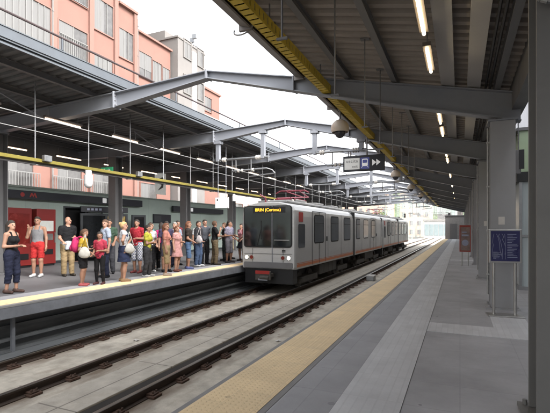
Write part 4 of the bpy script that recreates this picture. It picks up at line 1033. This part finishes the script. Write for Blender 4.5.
def person(pos, H, face, label, top, bottom, shoes, hair, skin=0, arms=('down', 'down'), sex='m', head=0, step=0.0, bulk=1.0, lean=0.0, h=.0115, extra=None):
    """pos: feet on the platform; face: degrees, 0 looks along +Y and 90 along -X"""
    if not step: step = random.uniform(-.05, .05)
    if not head: head = random.uniform(-35, 35)
    s = H / 1.72; fem = sex == 'f'; kid = H < 1.45
    root = thing('person', label, 'person', (pos[0], pos[1], .004 if len(pos) < 3 else pos[2]), R(face), 'people waiting on the far platform')
    V = lambda *a: np.array(a, float)
    sw = (.158 if fem else .182) * bulk; hw = .092
    cr_, sr_ = math.cos(R(head)), math.sin(R(head))
    hd = lambda x, y, z: V(cr_ * x - sr_ * y, sr_ * x + cr_ * y, z)
    B = {}
    hk = 1.08 if kid else 1.0
    tor = [('ell', (V(0, -.005, .94), V(.158 if fem else .15, .115, .135) * bulk), .05), ('ell', (V(0, 0, 1.09), V(.118 if fem else .135, .088, .16) * bulk), .06),
           ('ell', (V(0, 0, 1.28), V(.135 if fem else .158, .108, .19) * bulk), .06), ('cap', (V(0, -.015, 1.425), V(sw * .92, -.01, 1.392), .058, .047), .04), ('cap', (V(0, -.015, 1.425), V(-sw * .92, -.01, 1.392), .058, .047), .04)]
    if fem and not kid: tor += [('ell', (V(x, .085, 1.26), V(.055, .05, .06)), .03) for x in (-.062, .062)]
    neck = [('cap', (V(0, -.01, 1.40), V(0, .01, 1.54), .055, .050), .04)]
    skull = [('ell', (hd(0, -.005, 1.622), V(.074, .094, .10) * hk), .02), ('ell', (hd(0, .032, 1.555), V(.053, .058, .062) * hk), .03), ('cap', (hd(0, .088, 1.625), hd(0, .108, 1.592), .010, .015), .012),
             ('ell', (hd(0, .075, 1.535), V(.026, .022, .02)), .02)]
    skull += [('ell', (hd(x, -.0, 1.60), V(.014, .022, .034)), .01) for x in (-.078, .078)]
    legs = {}; feet = []; legp = []
    for sg in (-1, 1):
        st = step * sg
        hip = V(sg * hw, 0, .90); kn = V(sg * (hw + .008), .025 + st * .45, .485); an = V(sg * (hw + .012), -.02 + st, .085)
        legp += [(hip, kn, .088 * bulk if fem else .083 * bulk, .056, 'thigh'), (kn, an, .056, .036, 'shin')]
        feet.append([('cap', (an + V(0, -.045, -.045), an + V(sg * .02, .165, -.055), .036, .028), .03)])
    leg_prims = [('cap', (a, b, ra, rb), .035) for a, b, ra, rb, _ in legp]
    for i in (1, 3): a, b = legp[i][0], legp[i][1]; leg_prims.append(('ell', ((a * .66 + b * .34) + V(0, -.02, 0), V(.05, .052, .11)), .04))
    armp = []; handp = []
    for sg, st in zip((1, -1), arms):
        d1, d2 = [V(*q) / np.linalg.norm(q) * V(1, 1, 1) for q in ARMS[st]]
        d1 = d1 * V(sg, 1, 1); d2 = d2 * V(sg, 1, 1)
        shd = V(sg * sw, -.01, 1.388); el = shd + d1 * .285; wr = el + d2 * .245
        armp += [(shd, el, .050 * bulk, .039, 'u'), (el, wr, .040, .027, 'f')]
        # hand: palm, thumb from its side, four unequal bent fingers
        lat = np.cross(d2, V(0, 0, 1)) if abs(d2[2]) < .8 else V(0, 1, 0); lat = lat - d2 * (lat @ d2); lat /= np.linalg.norm(lat)
        nrm = np.cross(d2, lat) * (-sg)
        handp.append(('cap', (wr, wr + d2 * .075 + lat * .018, .026, .022), .02)); handp.append(('cap', (wr, wr + d2 * .075 - lat * .018, .026, .022), .02))
        for i, ln in enumerate((.062, .074, .07, .055)):
            p = wr + d2 * .085 + lat * (.032 - .0215 * i); q = p + d2 * ln * .55 + nrm * .008; e_ = q + d2 * ln * .42 + nrm * .026
            handp += [('cap', (p, q, .0105, .010), .004), ('cap', (q, e_, .010, .0085), .004)]
        p = wr + d2 * .03 + lat * .026; q = p + lat * .028 + d2 * .03; handp += [('cap', (p, q, .014, .011), .012), ('cap', (q, q + d2 * .032 + nrm * .008, .011, .0095), .006)]
    arm_prims = [('cap', (a, b, ra, rb), .03) for a, b, ra, rb, _ in armp]
    body = tor + neck + skull + leg_prims + [q for f in feet for q in f] + arm_prims + handp
    sway = random.uniform(-.03, .03) if abs(lean) < .05 else 0
    if not lean: lean = random.uniform(-.03, .05)
    def done(o):
        me = o.data; co = np.empty(len(me.vertices) * 3); me.vertices.foreach_get('co', co); co = co.reshape(-1, 3)
        co[:, 0] += sway * np.sin(np.pi * np.clip(co[:, 2] / 1.75, 0, 1))
        if lean: co[:, 1] += np.clip(co[:, 2] - .95, 0, 1) ** 1.3 * lean
        me.vertices.foreach_set('co', (co * s).ravel()); me.update(); return o
    hh = h / s
    D, lo, ax = grid_field(body, hh); done(net_obj(D, lo, hh, 'body', SKIN[skin], root))
    Z = lambda ax: ax[2][None, None, :]
    def clipz(D, ax, z0, z1): return np.maximum(np.maximum(D, Z(ax) - z1), z0 - Z(ax))
    # --- top
    kind, cc = top; m_ = cc if not isinstance(cc, tuple) else cloth(cc)
    pr = list(tor); z0, z1 = .86, 1.455; infl = .014
    sl = {'tee': .55, 'long': 1.0, 'tank': 0, 'sleeveless': .12, 'dress': .4}[kind]
    if sl:
        for a, b, ra, rb, t_ in armp:
            if t_ == 'u': e_ = a + (b - a) * min(1, sl); pr.append(('cap', (a, e_, ra, ra + (rb - ra) * sl), .03))
            elif kind == 'long': e_ = a + (b - a) * .92; pr.append(('cap', (a, e_, ra, rb), .02))
    if kind == 'tank':
        pr = [q for q in tor if not (q[0] == 'cap')]
        z1 = 1.36
    if kind == 'dress': pr += [('cap', (V(0, 0, 1.02), V(0, 0, .56), .125, .235, 1.25), .04)]; z0 = .56
    if kind in ('tee', 'long') and not fem: infl = .019; z0 = .83
    D, lo, ax = grid_field(pr, hh, infl); D = clipz(D, ax, z0, z1 if kind == 'tank' else 9)
    if kind != 'tank':
        P = np.stack(np.meshgrid(*ax, indexing='ij'), -1); D = np.maximum(D, -sdf_cap(P, V(0, .03, 1.452), V(0, .02, 1.60), .066, .075))
    if kind == 'tank':
        D2, lo2, ax2 = grid_field([('cap', (V(x, y0_, z0_), V(x * .85, y1_, z1_), .019, .019), .01) for x in (-.085, .085) for (y0_, z0_, y1_, z1_) in ((.095, 1.32, .045, 1.44), (.045, 1.44, -.06, 1.445), (-.06, 1.445, -.105, 1.33))], hh)
        top_o = done(net_obj(D, lo, hh, 'vest' if not fem else 'tank_top', m_, root)); done(net_obj(D2, lo2, hh, 'strap', m_, top_o))
    else: folds(done(net_obj(D, lo, hh, {'tee': 'shirt', 'long': 'jacket', 'sleeveless': 'top', 'dress': 'dress'}[kind], m_, root)), .010, random.uniform(0, 50))
    # --- bottom
    if bottom:
        kind, cc = bottom; m_ = cc if not isinstance(cc, tuple) else cloth(cc)
        fr = {'pants': 2.0, 'leggings': 2.0, 'shorts': .78, 'long_shorts': 1.12, 'capri': 1.6, 'skirt': 0, 'long_skirt': 0}[kind]
        infl = .010 if kind == 'leggings' else .020
        pr = [tor[0]]
        if fr:
            for a, b, ra, rb, t_ in legp:
                f = min(1, fr) if t_ == 'thigh' else max(0, min(1, fr - 1)) * .96
                if f <= 0: continue
                e_ = a + (b - a) * f; w_ = 1.0 if kind in ('leggings', 'capri') else 1.08
                re_ = ra + (rb - ra) * f
                if kind != 'leggings' and t_ == 'shin': re_ = max(re_, .045)
                pr.append(('cap', (a, e_, ra, re_ * w_), .035))
            zmin = {2.0: .055, .78: .55, 1.12: .40, 1.6: .24}[fr]
        else:
            hz = .58 if kind == 'skirt' else .40
            pr += [('cap', (V(0, 0, 1.0), V(0, .01, hz), .12, .20, 1.2), .04)]; zmin = hz
        D, lo, ax = grid_field(pr, hh, infl); D = clipz(D, ax, zmin, 1.035)
        folds(done(net_obj(D, lo, hh, {'pants': 'trousers', 'leggings': 'leggings', 'shorts': 'shorts', 'long_shorts': 'shorts', 'capri': 'trousers', 'skirt': 'skirt', 'long_skirt': 'skirt'}[kind], m_, root)), .003 if kind == 'leggings' else .009, random.uniform(0, 50))
    # --- shoes
    for f in feet:
        D, lo, ax = grid_field(f + [('cap', (f[0][1][0] + V(0, .03, .02), f[0][1][0] + V(0, .035, .05), .04, .038), .03)], hh, .010); D = clipz(D, ax, .0, .098)
        done(net_obj(D, lo, hh, 'shoe', cloth(shoes, .6), root))
    # --- hair
    if hair:
        style, colr = hair
        hp = [('ell', (hd(0, -.012, 1.632), V(.083, .101, .104) * hk), .02)]
        if style in ('long', 'bob'):
            end = 1.33 if style == 'long' else 1.47
            hp += [('cap', (hd(x, -.055, 1.60), hd(x * 1.1, -.085, end), .062, .045), .04) for x in (-.035, .035)]
        if style == 'tail': hp += [('ell', (hd(0, -.115, 1.65), V(.035, .035, .035)), .02), ('cap', (hd(0, -.125, 1.64), hd(0, -.135, 1.45), .032, .018), .02)]
        if style == 'bun': hp += [('ell', (hd(0, -.105, 1.67), V(.048, .048, .045)), .02)]
        D, lo, ax = grid_field(hp, hh, .004)
        X, Y, Z_ = np.meshgrid(*ax, indexing='ij')
        yy = -sr_ * X + cr_ * Y; xx = cr_ * X + sr_ * Y
        cut = np.maximum(.022 - yy, Z_ - (1.672 - .25 * np.abs(xx)))
        D = np.maximum(D, -cut)
        if style == 'short': D = np.maximum(D, 1.575 - Z_ + np.clip(yy, -.1, .05) * .5)
        hn = net_obj(D, lo, hh, 'hair', HAIR[colr], root); done(hn)
    # --- eyes and mouth
    e_ = MB()
    for x in (-.033, .033): e_.sphere(tuple(hd(x, .080, 1.622)), .0115, 8, 6)
    eo = e_.build('eyes', EYE, root, smooth=True); done(eo)
    mo = MB().sphere(tuple(hd(0, .088, 1.553)), .022, 10, 6, rz=.008).build('mouth', LIP, root, smooth=True); done(mo)
    if extra: extra(root, s, done, hh)
    return root

def bag(kind, root, label, col, loc, s=1.0):
    """bags are things of their own, placed on the person carrying them"""
    c, sn = math.cos(root.rotation_euler.z), math.sin(root.rotation_euler.z)
    x, y, z = loc; p = (root.location.x + c * x - sn * y, root.location.y + sn * x + c * y, root.location.z + z)
    t = thing({'pack': 'backpack', 'shoulder': 'shoulder_bag', 'hand': 'handbag'}[kind], label, 'bag', p, root.rotation_euler.z)
    m_ = cloth(col)
    if kind == 'pack':
        D, lo, ax = grid_field([('ell', (np.array((0, 0, 0.)), np.array((.15, .10, .21))), .05), ('ell', (np.array((0, .0, -.08)), np.array((.16, .11, .15))), .06)], .012); net_obj(D * s, lo * s, .012 * s, 'pack', m_, t)
        D, lo, ax = grid_field([('ell', (np.array((0, -.09, -.09)), np.array((.10, .05, .09))), .05)], .012); net_obj(D, lo, .012, 'pocket', m_, t)
        for sx in (-.085, .085): MB().path([(sx, .06, .16), (sx, .14, .20), (sx, .235, .12), (sx, .22, -.02), (sx, .10, -.12)], .016, 6).build('strap', m_, t)
    elif kind == 'shoulder':
        D, lo, ax = grid_field([('ell', (np.array((0, 0, 0.)), np.array((.05, .12, .14))), .03), ('ell', (np.array((0, 0, -.06)), np.array((.06, .15, .10))), .05)], .012); net_obj(D * s, lo * s, .012 * s, 'pouch', m_, t)
        MB().path([(0, .10, .08), (-.02, .045, .28), (-.05, .0, .44), (-.03, -.04, .28), (0, -.10, .08)], .010, 6).build('strap', m_, t)
    else:
        MB().prism(rrect(-.15, .15, -.13, .11, .05), -.05, .05, 'y').build('pouch', m_, t, bevel=.02)
        MB().path([(-.09, 0, .10), (-.07, 0, .22), (.07, 0, .22), (.09, 0, .10)], .010, 6).build('handle', m_, t)
    return t
def folds(o, amp, seed):
    me = o.data; n = len(me.vertices)
    co = np.empty(n * 3); me.vertices.foreach_get('co', co); co = co.reshape(-1, 3)
    no = np.empty(n * 3); me.vertices.foreach_get('normal', no); no = no.reshape(-1, 3)
    f = np.array([mnoise.noise((p[0] * 9 + seed, p[1] * 9, p[2] * 17 + p[0] * 6)) + .6 * mnoise.noise((p[0] * 22, p[1] * 22 + seed, p[2] * 30 - p[1] * 14)) for p in co])
    co += no * ((f + .35)[:, None] * amp); me.vertices.foreach_set('co', co.ravel()); me.update()
def waist_jacket(root, s, done, hh):
    V = lambda *a: np.array(a, float)
    D, lo, ax = grid_field([('ell', (V(0, -.005, .94), V(.17, .13, .11)), .05), ('cap', (V(0, -.03, .96), V(0, -.05, .80), .13, .15, 1.2), .04), ('cap', (V(-.04, .12, .97), V(-.06, .14, .78), .03, .03), .02), ('cap', (V(.03, .12, .97), V(.06, .13, .80), .03, .03), .02)], hh, .022)
    z = ax[2][None, None, :]; D = np.maximum(np.maximum(D, z - 1.03), .77 - z)
    done(net_obj(D, lo, hh, 'tied_jacket', cloth((.55, .58, .62)), root))

NAVY, BLK, WHT, KHA, DEN, GRY, RED, PNK, YEL = (.02, .024, .05), (.014, .014, .016), (.62, .62, .62), (.36, .26, .14), (.10, .17, .30), (.24, .24, .25), (.42, .03, .035), (.58, .05, .13), (.55, .46, .06)
p1 = person((-9.22, 6.26), 1.62, -75, 'woman in black tank top and navy cropped trousers standing apart at the left', ('tank', BLK), ('capri', NAVY), (.10, .06, .05), ('long', 'dark'), 0, ('bent', 'bent'), 'f', head=-10, h=.010)
0 and bag('hand', p1, 'dark handbag held by the woman in the black tank top', (.03, .03, .03), (.17, .34, .78), 1)
p2 = person((-11.57, 8.62), 1.79, -150, 'man in grey sleeveless shirt and red shorts in front of the red machines', ('tank', GRY), ('shorts', (.48, .03, .03)), WHT, ('short', 'dark'), 1, ('face', 'down'), 'm', h=.0105)
bag('pack', p2, 'black backpack on the man in red shorts', (.02, .02, .022), (.02, -.22, 1.27))
person((-10.95, 9.19), 1.80, -110, 'balding man in black shirt and khaki trousers with pale jacket tied at the waist', ('tee', BLK), ('pants', KHA), (.05, .04, .03), None, 0, ('hold', 'bent'), 'm', h=.0105, extra=waist_jacket)
p4 = person((-8.72, 7.75), 1.42, -60, 'girl in yellow top and dark shorts carrying a pink backpack', ('tee', (.55, .36, .04)), ('shorts', BLK), (.5, .12, .12), ('tail', 'brown'), 1, ('bent', 'hold'), 'f', head=-15, lean=.10, h=.010)
bag('pack', p4, 'bright pink backpack on the girl in the yellow top', (.62, .04, .16), (0, -.17, 1.05), .9)
bag('shoulder', p4, 'white shoulder bag hanging by the girl in the yellow top', (.66, .64, .58), (.18, .10, .86), .95)
person((-8.55, 8.14), 1.35, -160, 'girl in coral red top and black leggings beside the white bag', ('tee', (.50, .05, .09)), ('leggings', BLK), (.12, .05, .05), ('long', 'dark'), 1, ('hold', 'bent'), 'f', h=.010)
person((-9.6, 9.35), 1.70, 160, 'person in pale blue shirt and dark trousers behind the blond woman', ('tee', (.42, .47, .58)), ('pants', NAVY), BLK, ('short', 'brown'), 0, ('hold', 'down'), 'm')
p7 = person((-8.41, 8.83), 1.62, -35, 'blond woman in white and navy patterned sleeveless top with hand on hip', ('sleeveless', pattern_mat((.38, .38, .40), (.04, .05, .12), 7)), ('skirt', (.03, .04, .09)), (.35, .22, .12), ('bun', 'blond'), 0, ('hip', 'hip'), 'f', h=.010)
bag('shoulder', p7, 'white tote bag at the hip of the blond woman', (.62, .60, .55), (.20, .12, .92), .9)
p8 = person((-9.63, 10.71), 1.73, -170, 'young man in red shirt and plaid shorts behind the yellow green top', ('tee', (.42, .03, .045)), ('long_shorts', plaid_mat((.36, .36, .36), (.08, .09, .14))), (.2, .05, .05), ('short', 'dark'), 1, ('hold', 'bent'), 'm')
bag('pack', p8, 'dark red backpack on the young man in the red shirt', (.25, .02, .03), (0, -.21, 1.22))
person((-8.59, 10.0), 1.55, -70, 'woman in yellow green top and dark grey trousers with folded arms', ('tee', (.50, .48, .06)), ('pants', (.05, .05, .055)), WHT, ('tail', 'dark'), 1, ('cross', 'bent'), 'f', head=-10)
person((-9.45, 11.15), 1.60, -120, 'woman in white top and black trousers partly hidden between two others', ('tee', (.60, .56, .58)), ('pants', BLK), WHT, ('bob', 'brown'), 0, ('bent', 'hold'), 'f')
person((-9.5, 11.75), 1.64, 60, 'woman in magenta top and black trousers with long dark hair', ('tee', (.55, .03, .16)), ('pants', BLK), (.5, .5, .5), ('long', 'dark'), 1, ('bent', 'bent'), 'f')
person((-8.95, 11.35), 1.68, -130, 'person in dark violet shirt with dark hair behind the salmon top', ('tee', (.06, .05, .10)), ('shorts', (.07, .06, .08)), BLK, ('short', 'dark'), 1, ('down', 'bent'), 'm')
person((-8.25, 10.45), 1.60, -60, 'woman in salmon pink tunic and khaki shorts at the platform edge', ('tee', (.62, .26, .20)), ('long_shorts', (.38, .28, .15)), (.45, .36, .28), ('bob', 'red'), 1, ('down', 'down'), 'f')
person((-8.72, 11.6), 1.53, -90, 'girl in pale pink dress looking along the platform', ('dress', (.60, .32, .30)), None, (.2, .08, .06), ('long', 'red'), 0, ('down', 'bent'), 'f')
person((-9.8, 12.9), 1.68, -150, 'man in pale blue grey shirt standing behind the dark T-shirt', ('tee', (.30, .36, .44)), ('pants', NAVY), BLK, ('short', 'grey'), 0, ('down', 'down'), 'm')
person((-8.9, 12.5), 1.70, -60, 'woman in dark brown T-shirt and denim shorts with auburn hair', ('tee', (.045, .035, .03)), ('long_shorts', DEN), (.12, .14, .3), ('bob', 'red'), 1, ('hold', 'down'), 'm')
p17 = person((-9.15, 13.5), 1.73, -85, 'young man in dark jacket and blue jeans over a white shirt', ('long', (.035, .035, .04)), ('pants', (.07, .11, .20)), WHT, ('short', 'dark'), 0, ('hold', 'down'), 'm')
bag('shoulder', p17, 'white shoulder bag with red strap by the young man in jeans', (.6, .55, .55), (.20, .14, 1.05))
p18 = person((-9.46, 14.4), 1.80, -120, 'tall man in charcoal shirt and black trousers with a red bag strap', ('tee', (.10, .11, .13)), ('pants', BLK), BLK, ('short', 'dark'), 0, ('down', 'bent'), 'm')
bag('shoulder', p18, 'dark red shoulder bag of the tall man in charcoal', (.30, .03, .05), (.24, .12, 1.05))
person((-8.95, 14.35), 1.74, -45, 'man in black T-shirt and olive khaki trousers with hand near his face', ('tee', BLK), ('pants', (.16, .12, .07)), (.05, .04, .03), ('short', 'brown'), 1, ('face', 'cross'), 'm')
person((-8.95, 15.5), 1.77, -95, 'man in lilac grey polo shirt and grey shorts near the train', ('tee', (.30, .28, .36)), ('long_shorts', (.22, .21, .24)), (.06, .05, .05), ('short', 'dark'), 1, ('bent', 'hold'), 'm')
person((-9.35, 16.1), 1.68, 100, 'woman in pink patterned blouse and black trousers near the train', ('tee', pattern_mat((.55, .3, .36), (.3, .04, .08), 10)), ('pants', BLK), BLK, ('bob', 'dark'), 0, ('bent', 'bent'), 'f')
person((-9.75, 16.5), 1.70, 120, 'person in black sleeveless top in the group beside the train front', ('sleeveless', BLK), ('pants', (.04, .05, .05)), BLK, ('long', 'brown'), 0, ('hold', 'bent'), 'f')
person((-8.45, 16.05), 1.72, 80, 'man in red shirt and grey shorts standing right beside the train front', ('tee', (.45, .02, .03)), ('long_shorts', (.28, .26, .26)), (.25, .18, .12), ('short', 'dark'), 1, ('bent', 'hold'), 'm')

person((-10.3, 10.2), 1.74, -140, 'tall man in dark green T-shirt standing further back behind the blond woman', ('tee', (.05, .09, .06)), ('pants', (.06, .06, .07)), BLK, ('short', 'dark'), 1, ('down', 'hold'), 'm')
person((-10.4, 12.3), 1.66, -80, 'woman in turquoise top and white trousers further back in the crowd', ('tee', (.06, .30, .32)), ('pants', (.5, .5, .5)), (.3, .2, .15), ('long', 'dark'), 0, ('bent', 'down'), 'f')
person((-10.2, 13.6), 1.75, -100, 'man in maroon shirt further back behind the dark brown T-shirt', ('tee', (.18, .03, .04)), ('pants', NAVY), BLK, ('short', 'dark'), 1, ('hold', 'down'), 'm')
person((-10.3, 15.2), 1.70, -120, 'man in white shirt and navy trousers further back near the train', ('tee', (.5, .5, .5)), ('pants', NAVY), BLK, ('short', 'brown'), 1, ('down', 'bent'), 'm')
person((-9.0, 16.7), 1.66, 170, 'woman in light pink top and dark skirt beside the train front', ('tee', (.5, .25, .28)), ('skirt', (.03, .03, .04)), (.05, .03, .03), ('tail', 'dark'), 0, ('bent', 'hold'), 'f')
person((-10.0, 17.4), 1.72, -90, 'man in dark blue shirt and beige shorts at the back beside the train', ('tee', (.04, .06, .15)), ('long_shorts', (.36, .30, .2)), BLK, ('short', 'dark'), 1, ('hold', 'bent'), 'm')

# ------------------------------------------------------------------ light, sky, camera
W = bpy.data.worlds.new('World'); S.world = W; W.use_nodes = True
nt = W.node_tree; bg = nt.nodes['Background']
sky = nt.nodes.new('ShaderNodeTexSky'); sky.sky_type = 'NISHITA'; sky.sun_disc = False
SE, SR = R(40), R(108)
sky.sun_elevation = SE; sky.sun_rotation = SR; sky.air_density = 1.0; sky.dust_density = 4.0; sky.ozone_density = 1.0
hs = nt.nodes.new('ShaderNodeHueSaturation'); hs.inputs['Saturation'].default_value = .15
nt.links.new(sky.outputs['Color'], hs.inputs['Color']); nt.links.new(hs.outputs['Color'], bg.inputs['Color'])
bg.inputs['Strength'].default_value = .15
sd = bpy.data.lights.new('sun', 'SUN'); sd.energy = .6; sd.angle = R(22); sd.color = (1, .96, .9)
so = bpy.data.objects.new('sun', sd); COL.objects.link(so)
az = SR; d = Vector((math.sin(az) * math.cos(SE), math.cos(az) * math.cos(SE), math.sin(SE)))
so.rotation_euler = d.to_track_quat('Z', 'Y').to_euler()
cam = bpy.data.cameras.new('camera'); cam.sensor_width = 36; cam.lens = 36 * 420 / 550; cam.shift_y = 22 / 550; cam.clip_end = 3000; cam.clip_start = .05
co = bpy.data.objects.new('camera', cam); COL.objects.link(co); co.location = (0, 0, 1.45); co.rotation_euler = (R(90), 0, math.atan(185 / 420)); S.camera = co
S.view_settings.view_transform = 'Standard'; S.view_settings.look = 'None'; S.view_settings.gamma = 1; S.view_settings.use_curve_mapping = False
S.view_settings.exposure = 2.4
S.cycles.use_denoising = True; S.cycles.max_bounces = 8; S.cycles.diffuse_bounces = 5
